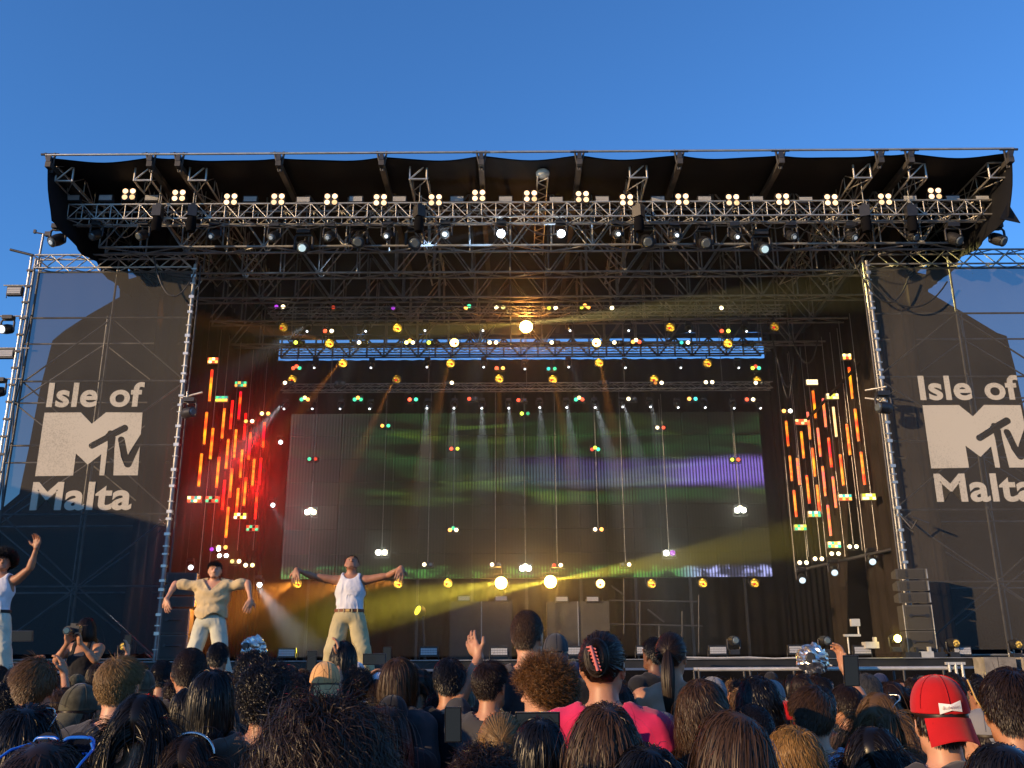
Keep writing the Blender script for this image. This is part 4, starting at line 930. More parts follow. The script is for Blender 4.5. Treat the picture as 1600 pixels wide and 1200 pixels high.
# ================================================================== smooth bodies: signed distance shapes turned into one surface
def _cap(P, a, b, ra, rb):
    a = np.array(a, np.float32); b = np.array(b, np.float32); ab = b - a; L2 = max(float(ab @ ab), 1e-9)
    t = np.clip(((P - a) @ ab) / L2, 0, 1); d = P - a - t[..., None] * ab
    return np.sqrt((d * d).sum(-1)) - (ra + (rb - ra) * t)
def _ell(P, c, r, Rm=None):
    q = P - np.array(c, np.float32)
    if Rm is not None: q = q @ np.array(Rm, np.float32)
    r = np.array(r, np.float32); k0 = np.sqrt(((q / r) ** 2).sum(-1)); k1 = np.sqrt(((q / (r * r)) ** 2).sum(-1)) + 1e-6
    return k0 * (k0 - 1) / k1
def sdf_surface(prims, res, clip=None, post=None, pad=.03):
    """prims: ('cap',a,b,ra,rb,k) ('ell',c,r,R,k) and ('-ell',c,r,R,k)"""
    lo = np.array([1e9] * 3); hi = -lo; bx = []
    for p in prims:
        if p[0] == 'cap':
            r = max(p[3], p[4]); l = np.minimum(p[1], p[2]) - r; h = np.maximum(p[1], p[2]) + r
        else:
            r = max(p[2]); l = np.array(p[1]) - r; h = np.array(p[1]) + r
        bx.append((l, h))
        if p[0][0] != '-': lo = np.minimum(lo, l); hi = np.maximum(hi, h)
    lo = lo - pad; hi = hi + pad; n = np.ceil((hi - lo) / res).astype(int) + 1
    Dm = np.full(n, .2, np.float32)
    ax = [lo[i] + res * np.arange(n[i]) for i in range(3)]
    for p, (l, h) in zip(prims, bx):
        m = .05
        i0 = np.clip(np.floor((l - m - lo) / res).astype(int), 0, n - 1); i1 = np.clip(np.ceil((h + m - lo) / res).astype(int) + 1, 1, n)
        s = tuple(slice(i0[i], i1[i]) for i in range(3))
        P = np.stack(np.meshgrid(*[ax[i][s[i]] for i in range(3)], indexing='ij'), -1).astype(np.float32)
        k = p[5] if p[0] == 'cap' else p[4]
        d = _cap(P, *p[1:5]) if p[0] == 'cap' else _ell(P, *p[1:4])
        o = Dm[s]
        if p[0][0] == '-':
            q = np.clip(.5 - .5 * (o + d) / k, 0, 1); Dm[s] = o * (1 - q) - d * q + k * q * (1 - q)
        else:
            q = np.clip(.5 + .5 * (o - d) / k, 0, 1); Dm[s] = o * (1 - q) + d * q - k * q * (1 - q)
    if post is not None:
        P = np.stack(np.meshgrid(*ax, indexing='ij'), -1).astype(np.float32); Dm = post(P, Dm)
    # surface nets
    S = Dm < 0; nx_, ny_, nz_ = n
    c = np.zeros((nx_ - 1, ny_ - 1, nz_ - 1), np.int8); corners = [(i, j, k) for i in (0, 1) for j in (0, 1) for k in (0, 1)]
    for (i, j, k) in corners: c += S[i:nx_ - 1 + i, j:ny_ - 1 + j, k:nz_ - 1 + k]
    act = (c > 0) & (c < 8); idx = np.argwhere(act); vid = -np.ones(act.shape, np.int64); vid[act] = np.arange(len(idx))
    acc = np.zeros((len(idx), 3)); cnt_ = np.zeros(len(idx))
    for a in range(3):
        for o1 in (0, 1):
            for o2 in (0, 1):
                off = [0, 0, 0]; oth = [x for x in range(3) if x != a]; off[oth[0]] = o1; off[oth[1]] = o2
                p0 = idx + off; p1 = p0.copy(); p1[:, a] += 1
                d0 = Dm[tuple(p0.T)]; d1 = Dm[tuple(p1.T)]; m = (d0 < 0) != (d1 < 0)
                t = np.where(m, d0 / (d0 - d1 + 1e-12), 0); q = p0.astype(float); q[:, a] += t
                acc[m] += q[m]; cnt_[m] += 1
    V = acc / np.maximum(cnt_, 1)[:, None] * res + lo
    Fs = []
    for a in range(3):
        b_, c_ = (a + 1) % 3, (a + 2) % 3
        sl0 = [slice(1, -1)] * 3; sl0[a] = slice(0, n[a] - 1)
        A = S[tuple(sl0)]; sl1 = list(sl0); sl1[a] = slice(1, n[a]); B = S[tuple(sl1)]
        e = np.argwhere(A != B); 
        if not len(e): continue
        base = e.copy(); base[:, b_] += 1; base[:, c_] += 1
        def vv(db, dc):
            q = base.copy(); q[:, b_] -= db; q[:, c_] -= dc; return vid[tuple(q.T)]
        f = np.stack([vv(1, 1), vv(0, 1), vv(0, 0), vv(1, 0)], 1)
        fl = A[tuple(e.T)]; f[~fl] = f[~fl][:, ::-1]
        Fs.append(f)
    return V, np.concatenate(Fs)
def hand(wr, d, pn, side, curl=.35, spread=.10, s=1., k=.006, open_thumb=.9):
    """wrist, pointing direction, palm normal, side (+1: thumb towards cross(d,pn)) ; five finger chains"""
    wr = Vector(wr); d = Vector(d).normalized(); pn = Vector(pn); pn = (pn - d * pn.dot(d)).normalized(); t = d.cross(pn).normalized() * side
    out = [('cap', wr, wr + d * .045 * s + t * .018 * s, .022 * s, .019 * s, .012), ('cap', wr, wr + d * .05 * s - t * .020 * s, .021 * s, .017 * s, .012), ('cap', wr + d * .03 * s, wr + d * .078 * s, .018 * s, .016 * s, .012)]
    for i, (off, L) in enumerate(((.030, .072), (.010, .082), (-.010, .076), (-.029, .060))):
        root = wr + d * (.078 - abs(off) * .25) * s + t * off * s; dd = (d + t * (off / .03) * spread).normalized(); p = root
        seg = (.45, .32, .23); ang = 0; r = .0093
        out.append(('cap', wr + d * .04 * s + t * off * .8 * s, root, .013 * s, .0105 * s, .008))
        for j, fr in enumerate(seg):
            ang += curl * (.8 if j == 0 else 1) * (1 + .12 * i)
            v = (dd * math.cos(ang) + pn * math.sin(ang)); q = p + v * L * fr * s
            out.append(('cap', p, q, r * s, (r - .0008) * s, .004)); p = q; r -= .0008
    a = wr + d * .022 * s + t * .026 * s; b = a + (d * .6 + t * open_thumb + pn * .25).normalized() * .038 * s; c = b + (d * .9 + t * open_thumb * .45 + pn * .3).normalized() * .030 * s
    out += [('cap', wr + d * .01 * s + t * .01 * s, a, .017 * s, .014 * s, .01), ('cap', a, b, .0125 * s, .011 * s, .006), ('cap', b, c, .0108 * s, .009 * s, .004)]
    return [tuple(np.array(x) if isinstance(x, Vector) else x for x in p) for p in out]
def xf_prims(pr, Rm, piv):
    Rn = np.array(Rm); pv_ = np.array(piv); out = []
    for p in pr:
        if p[0] == 'cap': out.append(('cap', Rn @ (np.array(p[1]) - pv_) + pv_, Rn @ (np.array(p[2]) - pv_) + pv_, p[3], p[4], p[5]))
        else: out.append((p[0], Rn @ (np.array(p[1]) - pv_) + pv_, p[2], Rn @ (np.eye(3) if p[3] is None else np.array(p[3])), p[4]))
    return out
HC = Vector((0, -.012, 1.655))
def head_prims(jaw=1.):
    e = lambda c, r, k=.012, Rm=None, s='ell': (s, c, r, Rm, k)
    pr = [e(HC, (.074, .094, .091), .01), e((0, .012, 1.625), (.066, .078, .075), .02), e((0, .042, 1.585), (.052 * jaw, .055, .062), .025), ('cap', (-.022, .072, 1.548), (.022, .072, 1.548), .020, .020, .02)]
    pr += [('cap', (-.046, .0, 1.575), (-.026, .055, 1.55), .02, .02, .02), ('cap', (.046, .0, 1.575), (.026, .055, 1.55), .02, .02, .02)]
    pr += [e((-.031, .098, 1.647), (.017, .016, .012), .010, None, '-ell'), e((.031, .098, 1.647), (.017, .016, .012), .010, None, '-ell')]
    pr += [('cap', (-.048, .078, 1.668), (-.014, .093, 1.664), .007, .008, .012), ('cap', (.048, .078, 1.668), (.014, .093, 1.664), .007, .008, .012)]
    pr += [e((-.031, .080, 1.647), (.0125, .0125, .0105), .003), e((.031, .080, 1.647), (.0125, .0125, .0105), .003)]
    pr += [('cap', (0, .090, 1.655), (0, .112, 1.614), .008, .012, .010), e((-.011, .104, 1.609), (.008, .009, .007), .005), e((.011, .104, 1.609), (.008, .009, .007), .005)]
    pr += [e((0, .089, 1.583), (.022, .013, .0055), .004), e((0, .087, 1.573), (.019, .012, .006), .004), e((0, .098, 1.578), (.018, .006, .0012), .002, None, '-ell')]
    for s in (-1, 1):
        Rm = Matrix.Rotation(s * .35, 3, 'Z')
        pr += [e((s * .077, -.008, 1.622), (.008, .021, .033), .006, Rm), e((s * .083, -.004, 1.626), (.006, .012, .020), .004, Rm, '-ell'), e((s * .075, -.002, 1.598), (.007, .010, .011), .005, Rm)]
    return pr
def torso_prims(fem=0., wd=1.):
    e = lambda c, r, k=.05: ('ell', c, r, None, k)
    return [e((0, 0, .95), (.165 + .01 * fem, .115, .12)), e((0, 0, 1.10), (.142 - .02 * fem, .10, .16)), e((0, -.005, 1.28), (.165 * wd - .012 * fem, .112, .17)),
            ('cap', (-.150 * wd, -.01, 1.415), (.150 * wd, -.01, 1.415), .056, .056, .05), ('cap', (-.07, -.02, 1.45), (.07, -.02, 1.45), .045, .045, .05)]
NECK = [('cap', (0, -.02, 1.42), (0, -.002, 1.58), .058, .052, .03)]
def leg_prims(sp=.1, ff=.0):
    out = []
    for s in (-1, 1):
        out += [('cap', (s * .085, 0, .92), (s * sp, .01, .50), .088, .057, .03), ('cap', (s * sp, .01, .50), (s * (sp + .01), -.02, .10), .056, .038, .02), ('cap', (s * (sp + .01), -.045, .05), (s * (sp + .03), .12, .035), .042, .034, .02)]
    return out
def lerp3(a, b, t): return tuple(a[i] + (b[i] - a[i]) * t for i in range(3))
def arm_prims(s, el, wr, d, pn, thumb, curl=.35, fine=1.1):
    sh = (s * .185, -.012, 1.41)
    return [('cap', sh, el, .048, .036, .03), ('cap', el, wr, .037, .024, .02), ('cap', lerp3(sh, el, .0), lerp3(sh, el, .22), .052, .050, .03), ('cap', lerp3(sh, el, .42), lerp3(sh, el, .68), .045, .043, .03), ('cap', lerp3(el, wr, .12), lerp3(el, wr, .36), .041, .037, .02)] + hand(wr, d, pn, thumb, curl, s=fine)
# poses: elbow, wrist, hand direction, palm normal per side
ARMS = {
 'down': {-1: ((-.235, -.03, 1.12), (-.24, .06, .88), (0, .25, -1), (1, 0, 0)), 1: ((.235, -.03, 1.12), (.24, .06, .88), (0, .25, -1), (-1, 0, 0))},
 'phone': {1: ((.24, .22, 1.36), (.10, .36, 1.60), (-.25, .1, 1), (-1, .2, 0)), -1: ((-.235, -.03, 1.12), (-.2, .1, .9), (0, .25, -1), (1, 0, 0))},
 'two_hands': {1: ((.25, .20, 1.46), (.13, .34, 1.70), (-.35, .1, 1), (-1, 0, .1)), -1: ((-.25, .20, 1.46), (-.13, .34, 1.70), (.35, .1, 1), (1, 0, .1))},
 'low_hold': {1: ((.26, .16, 1.34), (.12, .33, 1.50), (-.3, .1, 1), (-1, 0, .1)), -1: ((-.26, .16, 1.34), (-.12, .33, 1.50), (.3, .1, 1), (1, 0, .1))},
 'high_phone': {1: ((.25, .12, 1.62), (.22, .26, 1.86), (0, .1, 1), (-1, .1, 0)), -1: ((-.235, -.03, 1.12), (-.2, .1, .9), (0, .25, -1), (1, 0, 0))},
 'wave': {-1: ((-.27, .16, 1.56), (-.22, .30, 1.78), (-.55, .10, .80), (.15, 1, .1)), 1: ((.235, -.03, 1.12), (.24, .06, .88), (0, .25, -1), (-1, 0, 0))},
}
SKINT = {}
def skin_mat(name, col):
    m, t, b = _nodes(name); N = t.nodes; L = t.links
    b.inputs['Roughness'].default_value = .5; b.inputs['Subsurface Weight'].default_value = .12; b.inputs['Subsurface Radius'].default_value = (.9, .3, .15); b.inputs['Subsurface Scale'].default_value = .012
    tc = N.new('ShaderNodeTexCoord'); nz = N.new('ShaderNodeTexNoise'); nz.inputs['Scale'].default_value = 14; nz.inputs['Detail'].default_value = 5; L.new(tc.outputs['Object'], nz.inputs['Vector'])
    cr = N.new('ShaderNodeValToRGB'); c = Vector(col); cr.color_ramp.elements[0].color = (*(c * .85), 1); cr.color_ramp.elements[1].color = (c.x * 1.12, c.y * 1.02, c.z, 1)
    cr.color_ramp.elements[0].position = .35; cr.color_ramp.elements[1].position = .65
    L.new(nz.outputs['Fac'], cr.inputs[0]); L.new(cr.outputs[0], b.inputs['Base Color']); return m
SK = [skin_mat('skin_fair', (.50, .27, .17)), skin_mat('skin_tan', (.40, .20, .11)), skin_mat('skin_olive', (.33, .16, .09)), skin_mat('skin_brown', (.16, .075, .04))]
def cloth_mat(name, col, var=.12, sc=5):
    return M(name, col, .85, 0, var, sc, .35, 9, .2, None, .15)
CL = {'black': cloth_mat('black_cotton', (.012, .012, .014)), 'charcoal': cloth_mat('charcoal_cotton', (.04, .04, .045)), 'navy': cloth_mat('navy_cotton', (.015, .025, .07)), 'blue': cloth_mat('blue_cotton', (.03, .07, .25)),
      'light_blue': cloth_mat('light_blue_cotton', (.30, .42, .58)), 'white': cloth_mat('white_cotton', (.62, .62, .66)), 'cream': cloth_mat('cream_knit', (.52, .40, .22)), 'pink': cloth_mat('pink_cotton', (.55, .02, .09)),
      'grey': cloth_mat('grey_cotton', (.18, .18, .19)), 'olive': cloth_mat('olive_cotton', (.06, .056, .035), .55, 22), 'red': cloth_mat('red_cotton', (.42, .006, .008), .2), 'beige': cloth_mat('beige_twill', (.60, .33, .13)),
      'khaki': cloth_mat('khaki_denim', (.42, .36, .20)), 'jeans': cloth_mat('indigo_denim', (.03, .05, .10)), 'pale': cloth_mat('pale_denim', (.50, .50, .40)), 'brown': cloth_mat('brown_cotton', (.08, .05, .035)), 'green': cloth_mat('green_cotton', (.03, .08, .04))}
def hair_mat(name, root, tip, rough=.42):
    m, t, b = _nodes(name); N = t.nodes; L = t.links
    g = N.new('ShaderNodeNewGeometry'); cr = N.new('ShaderNodeValToRGB'); root = Vector(root); tip = Vector(tip); md = (root + tip) * .5; cr.color_ramp.elements[0].color = (*(md.lerp(root, .6) * .6), 1); cr.color_ramp.elements[1].color = (*(md.lerp(tip, .6) * .68), 1)
    L.new(g.outputs['Random Per Island'], cr.inputs[0]); L.new(cr.outputs[0], b.inputs['Base Color'])
    b.inputs['Roughness'].default_value = rough; b.inputs['Specular IOR Level'].default_value = .28; return m
HM = {'black': hair_mat('black_hair', (.004, .0035, .003), (.018, .013, .010), .32), 'dark': hair_mat('dark_brown_hair', (.009, .005, .003), (.045, .022, .010)), 'brown': hair_mat('brown_hair', (.03, .014, .006), (.11, .055, .022)),
      'light': hair_mat('light_brown_hair', (.07, .035, .013), (.24, .13, .05)), 'blond': hair_mat('dark_blond_hair', (.13, .07, .022), (.42, .25, .09)), 'ash': hair_mat('ash_blond_hair', (.09, .075, .055), (.30, .26, .20)),
      'auburn': hair_mat('auburn_hair', (.06, .022, .006), (.30, .13, .03)), 'gold': hair_mat('golden_hair', (.10, .045, .010), (.50, .26, .06)), 'grey': hair_mat('grey_hair', (.03, .03, .03), (.12, .12, .12))}
# ------------------------------------------------------------------ templates
_LAT = np.random.RandomState(11).rand(32, 32, 32).astype(np.float32)
def vnoise(P, f, off=0.):
    q = P * np.array(f, np.float32) + 100 + off; i = np.floor(q).astype(int); t = q - i; t = t * t * (3 - 2 * t); i %= 32; j = (i + 1) % 32; o = 0
    for a in (0, 1):
        for b in (0, 1):
            for c in (0, 1):
                o = o + _LAT[(j if a else i)[..., 0], (j if b else i)[..., 1], (j if c else i)[..., 2]] * (t[..., 0] if a else 1 - t[..., 0]) * (t[..., 1] if b else 1 - t[..., 1]) * (t[..., 2] if c else 1 - t[..., 2])
    return o
def folds(P, amp=.008, fx=16, fz=8):
    w_ = P + (vnoise(P, (6, 6, 6))[..., None] - .5) * .12
    return amp * (np.abs(vnoise(w_, (fx, fx, fz), 5) - .5) * 4 - 1) + amp * .5 * (np.abs(vnoise(w_, (fx * 2, fx * 2, fz * 2.6), 9) - .5) * 4 - 1)
FOLD = lambda P, D: D + folds(P, .006)
def inflate(pr, g): return [(p[0], p[1], p[2], p[3] + g, p[4] + g, p[5]) if p[0] == 'cap' else (p[0], p[1], tuple(x + g for x in p[2]), p[3], p[4]) for p in pr]
def lerp3(a, b, t): return tuple(a[i] + (b[i] - a[i]) * t for i in range(3))
def make_tee(arms, fem, wd=1., sleeve=.62, hem=.86, g=.013, res=.013, neck_r=.074):
    pr = inflate(torso_prims(fem, wd), g)
    for s in (-1, 1):
        el = arms[s][0]; sh = (s * .185, -.012, 1.41); pr.append(('cap', sh, lerp3(sh, el, sleeve), .050 + g * 1.2, .045 + g * 1.6, .03))
        if sleeve > .95: pr.append(('cap', el, lerp3(el, arms[s][1], .85), .045 + g, .034 + g, .02))
    def post(P, D):
        D = FOLD(P, D)
        D = np.maximum(D, hem - P[..., 2])
        nk = np.sqrt((P[..., 0] / 1.15) ** 2 + (P[..., 1] + .005) ** 2) - neck_r; D = np.maximum(D, np.minimum(-nk, 1e9) * (P[..., 2] > 1.36) + -1e9 * (P[..., 2] <= 1.36))
        return D
    V, Fc = sdf_surface(pr, res, post=post); return npmesh('shirt', V, Fc)
def make_tank(fem, res=.012):
    pr = inflate(torso_prims(fem), .010)
    def post(P, D):
        D = FOLD(P, D); D = np.maximum(D, .90 - P[..., 2])
        ax_ = np.abs(P[..., 0])
        strap = np.maximum(np.maximum(ax_ - .115, .062 - ax_), -1); lim = np.where(P[..., 2] > 1.33 + .0 * ax_, strap, -1)
        D = np.maximum(D, lim); D = np.maximum(D, (ax_ - (.175 - np.clip(P[..., 2] - 1.2, 0, .2) * .35))); return D
    V, Fc = sdf_surface(pr, res, post=post); return npmesh('top', V, Fc)
def make_trousers(res=.016, sp=.1):
    pr = [('ell', (0, 0, .95), (.178, .128, .125), None, .05)]
    for s in (-1, 1): pr += [('cap', (s * .087, 0, .92), (s * sp, .01, .50), .100, .076, .03), ('cap', (s * sp, .01, .50), (s * (sp + .01), -.02, .09), .074, .068, .02)]
    V, Fc = sdf_surface(pr, res, post=lambda P, D: np.maximum(np.maximum(FOLD(P, D), P[..., 2] - 1.02), .07 - P[..., 2])); return npmesh('trousers', V, Fc)
BODY = {}; TEE = {}
for pose, arms in ARMS.items():
    pr = torso_prims(.3) + NECK + head_prims() + leg_prims()
    for s in (-1, 1): el, wr, d, pn = arms[s]; pr += arm_prims(s, el, wr, d, pn, 1 if True and ((s == 1) ^ (pose in ('down',))) else -1, .25 if pose == 'wave' else .4)
    V, Fc = sdf_surface(pr, .0085 if pose != 'down' else .0095); BODY[pose] = npmesh('body', V, Fc)
    BODY[pose].materials.append(SK[0])
    TEE[pose] = make_tee(arms, .2); TEE[pose].materials.append(CL['black'])
def _cutback(P, D): return D
def make_halter(res=.011):
    pr = inflate(torso_prims(.8), .010)
    def post(P, D):
        D = FOLD(P, D); D = np.maximum(D, .90 - P[..., 2]); ax_ = np.abs(P[..., 0]); zz = P[..., 2]
        back = np.minimum(np.minimum(.155 - (1.42 - zz) * .25 - ax_, -P[..., 1] + .03), zz - 1.10)
        D = np.maximum(D, back); D = np.maximum(D, np.where((P[..., 1] < 0) & (zz > 1.40), .05, -1)); D = np.maximum(D, zz - 1.455); return np.maximum(D, ax_ - (.178 - np.clip(zz - 1.22, 0, .2) * .25))
    V, Fc = sdf_surface(pr, res, post=post); return npmesh('top', V, Fc)
HALT = make_halter(); HALT.materials.append(CL['black'])
TANK = make_tank(.8); TANK.materials.append(CL['black'])
TROU = make_trousers(); TROU.materials.append(CL['jeans'])
# ------------------------------------------------------------------ hair
HR = np.array((.078, .098, .095)); HCn = np.array(HC)
def hair_mesh(style, n, seed, detail=6):
    rs = np.random.RandomState(seed); out_v = []; out_f = []
    P_ = rs.normal(size=(n * 5, 3)); P_ /= np.linalg.norm(P_, axis=1)[:, None]
    z = P_[:, 2]; y = P_[:, 1]; x = P_[:, 0]
    # hairline: face in front stays free, nape ends low
    ok = (z > -.80 - .0 * y) & ~((y > .30) & (z < .42 + .2 * y)) & ~((y > .02) & (z < -.05)) & ~((y > -.35) & (z < -.42))
    P_ = P_[ok][:n]; n = len(P_); x, y, z = P_.T
    p = HCn + P_ * HR * .985; nrm = P_ / HR; nrm /= np.linalg.norm(nrm, axis=1)[:, None]
    up = np.clip(z, 0, 1)
    g = np.array((0, 0, -1.)); L = np.full(n, .03); wdt = .0016; curl = 0; cf = 0; grav = .1; stick = .0; comb = np.zeros((n, 3)); vol = .004
    if style == 'buzz': L[:] = .009; wdt = .0009; comb[:] = (0, -.3, -.6)
    elif style == 'short': L = .016 + .028 * up; comb[:] = (.15, -.35, -.45); comb[:, 1] += .5 * up; wdt = .0010
    elif style == 'fade': L = np.where(z < .15, .008, .018 + .045 * up); comb[:] = (.5, .2, -.25); wdt = .0010
    elif style == 'quiff': L = np.where(z < 0, .018, .03 + .05 * up); comb = np.stack([-.8 + .3 * x, .2 - .6 * up, -.15 + 0 * x], 1); wdt = .0011
    elif style == 'messy': L = .04 + .03 * up; comb = rs.normal(size=(n, 3)) * .45; comb[:, 2] -= .35; curl = .009; cf = 105; wdt = .0011
    elif style == 'curly': L = np.where(z < -.1, .03, .085 + .04 * up); curl = .011; cf = 130; grav = .05; wdt = .0013; comb = rs.normal(size=(n, 3)) * .5
    elif style == 'bigcurly': L = .12 + .12 * rs.rand(n); curl = .014; cf = 85; grav = .34; wdt = .00085; comb = rs.normal(size=(n, 3)) * .3
    elif style == 'wavy': L = .26 + .24 * rs.rand(n); curl = .006; cf = 34; grav = .45; stick = 1; wdt = .0012; comb[:] = (0, -.1, -.2)
    elif style == 'long': L = .34 + .16 * rs.rand(n); curl = .0015; cf = 15; grav = .6; stick = 1; wdt = .0010; comb[:, 1] = -.2
    elif style == 'parted': L = .32 + .16 * rs.rand(n); curl = .003; cf = 22; grav = .5; stick = 1; wdt = .0009; comb[:, 1] = -.25
    elif style == 'shag': L = .10 + .10 * rs.rand(n); curl = .006; cf = 48; grav = .35; stick = 1; wdt = .0010; comb = rs.normal(size=(n, 3)) * .35
    elif style == 'bob': L = .17 + .05 * rs.rand(n); curl = .0015; cf = 20; grav = .55; stick = 1; wdt = .0010; comb[:, 1] = -.1
    elif style in ('pony', 'bun', 'clip'): L = .06 + .05 * rs.rand(n); stick = 2; wdt = .0011
    elif style == 'under': 
        keep = z < -.02; P_ = P_[keep]; p = p[keep]; nrm = nrm[keep]; n = len(p); x, y, z = P_.T; L = np.full(n, .028); comb = np.zeros((n, 3)); comb[:] = (0, -.3, -.8); wdt = .0010
    elif style == 'longunder':
        keep = z < .1; P_ = P_[keep]; p = p[keep]; nrm = nrm[keep]; n = len(p); x, y, z = P_.T; L = .28 + .12 * rs.rand(n); comb = np.zeros((n, 3)); comb[:, 1] = -.2; grav = .6; stick = 1; wdt = .0012; curl = .003; cf = 20
    S = detail if style in ('messy', 'pony', 'clip', 'bun') else detail + 5
    if n < 2000: S = min(S, 7); wdt *= 2.2
    if style in ('buzz', 'short', 'fade', 'under'): S = max(3, detail - 2)
    tail = np.array((0, -.115, 1.66)) if style == 'pony' else np.array((0, -.118, 1.665))
    clumps = rs.randint(0, max(8, n // 18), n); ph = rs.rand(n // 18 + 9)[clumps] * 6.28; cfv = cf * (1 + .3 * rs.rand(n // 18 + 9)[clumps])
    jit = rs.normal(size=(n, 3)) * .12
    cw = np.array((.12, -.38, .92)); fl = P_ - cw / np.linalg.norm(cw); fl -= nrm * (fl * nrm).sum(1)[:, None]; fl /= np.linalg.norm(fl, axis=1)[:, None] + 1e-6
    if style == 'parted':
        fl = np.stack([np.sign(x - .12) * 1. , -.35 + 0 * y, -.1 + 0 * z], 1); fl -= nrm * (fl * nrm).sum(1)[:, None]; fl /= np.linalg.norm(fl, axis=1)[:, None] + 1e-6
    kn, kf = (.14, 1.) if stick else {'buzz': (.5, .6), 'short': (.38, .8), 'fade': (.35, .6), 'quiff': (.4, .3), 'messy': (.42, .8), 'curly': (1., .2), 'bigcurly': (.7, .6), 'under': (.2, .5)}[style]
    d = nrm * kn + fl * kf + comb * (1 if not stick else .4) + jit * (.7 if stick else 1)
    if stick == 2: d = (tail - p); d -= nrm * (d * nrm).sum(1)[:, None]; L = np.linalg.norm(tail - p, axis=1) * 1.25
    d /= np.linalg.norm(d, axis=1)[:, None]; pts = [p.copy()]; q = p.copy(); st = (L / S)[:, None]; lift = .003 + .009 * rs.rand(n) * (1 if style not in ('buzz', 'under') else .2)
    if style == 'bigcurly': lift = .012 + .055 * rs.rand(n)
    fly = rs.rand(n) < .035; lift = lift + fly * rs.rand(n) * (.012 if stick else 0); d[fly] += rs.normal(size=(int(fly.sum()), 3)) * .5
    if style == 'wavy': lift = .005 + .016 * rs.rand(n)
    for k in range(S):
        if stick == 2:
            d = tail - q; d /= np.linalg.norm(d, axis=1)[:, None] + 1e-6
        else: d = d + g * grav * (1.2 if style == 'long' else 1)
        d /= np.linalg.norm(d, axis=1)[:, None]; q = q + d * st
        e = (q - HCn) / (HR + lift[:, None]); r = np.linalg.norm(e, axis=1); ins = r < 1
        q[ins] = (HCn + e / np.maximum(r, .01)[:, None] * (HR + lift[:, None]))[ins]
        # neck, shoulders and back
        if style == 'shag': lift = np.maximum(lift, .012)
        low = q[:, 2] < 1.58
        rr = np.sqrt(q[:, 0] ** 2 + (q[:, 1] + .01) ** 2); f = np.clip((1.58 - q[:, 2]) / .12, 0, 1); minr = .062 + f * .02 + lift * .6
        m = low & (rr < minr); q[m, :2] *= (minr / np.maximum(rr, .001))[m, None]
        sh = (q[:, 2] < 1.50) & (q[:, 1] > -.125 - lift); q[sh, 1] = np.minimum(q[sh, 1], q[sh, 1] * .3 + (-.125 - lift[sh]) * .7)
        a = (k + 1) / S * np.minimum(1, 1.0)
        c = q.copy()
        if curl:
            tt = np.linalg.norm(q - p, axis=1) * cfv + ph + k * (cf * L / S if np.ndim(L) else 1) * .35
            e1 = np.cross(d, nrm); e1 /= np.linalg.norm(e1, axis=1)[:, None] + 1e-6
            c = q + (e1 * np.cos(tt)[:, None] + nrm * np.sin(tt)[:, None]) * curl * min(1, a * 2)
        pts.append(c)
    pts = np.stack(pts, 1); m = S + 1                      # n, S+1, 3
    tg = np.gradient(pts, axis=1); oc = pts - (HCn - np.array((0, 0, .05))); oc[:, :, 2] *= .5
    oc = oc / (np.linalg.norm(oc, axis=2)[:, :, None] + 1e-6) + rs.normal(size=(n, 1, 3)) * .35
    sd = np.cross(tg, oc); sd /= np.linalg.norm(sd, axis=2)[:, :, None] + 1e-6
    wv = wdt * (1 - .75 * np.linspace(0, 1, m) ** 2)[None, :, None] * (.7 + .6 * rs.rand(n))[:, None, None]
    V = np.stack([pts - sd * wv, pts + sd * wv], 2).reshape(-1, 3)
    b = (np.arange(n) * m * 2)[:, None] + (np.arange(S) * 2)[None, :]; b = b.ravel()
    Fq = np.stack([b, b + 1, b + 3, b + 2], 1)
    # scalp shell
    nl, nr = 40, 26; sv = []; 
    for j in range(nr + 1):
        for i in range(nl):
            th = PI * j / nr * .78; a = 2 * PI * i / nl; dx, dy, dz = math.sin(th) * math.sin(a), math.sin(th) * math.cos(a), math.cos(th)
            lim = 1.03 if style != 'bigcurly' else 1.25
            if (dy > .28 and dz < .40 + .2 * dy) or (dy > .02 and dz < -.05) or (dy > -.35 and dz < -.40): lim = .80
            if style in ('under', 'longunder') and dz > .15: lim = .9
            sv.append(HCn + np.array((dx, dy, dz)) * HR * lim)
    sf = [(j * nl + i, (j + 1) * nl + i, (j + 1) * nl + (i + 1) % nl, j * nl + (i + 1) % nl) for j in range(nr) for i in range(nl)]
    o = len(V); V = np.vstack([V, np.array(sv)]); Fq = np.vstack([Fq, np.array(sf) + o])
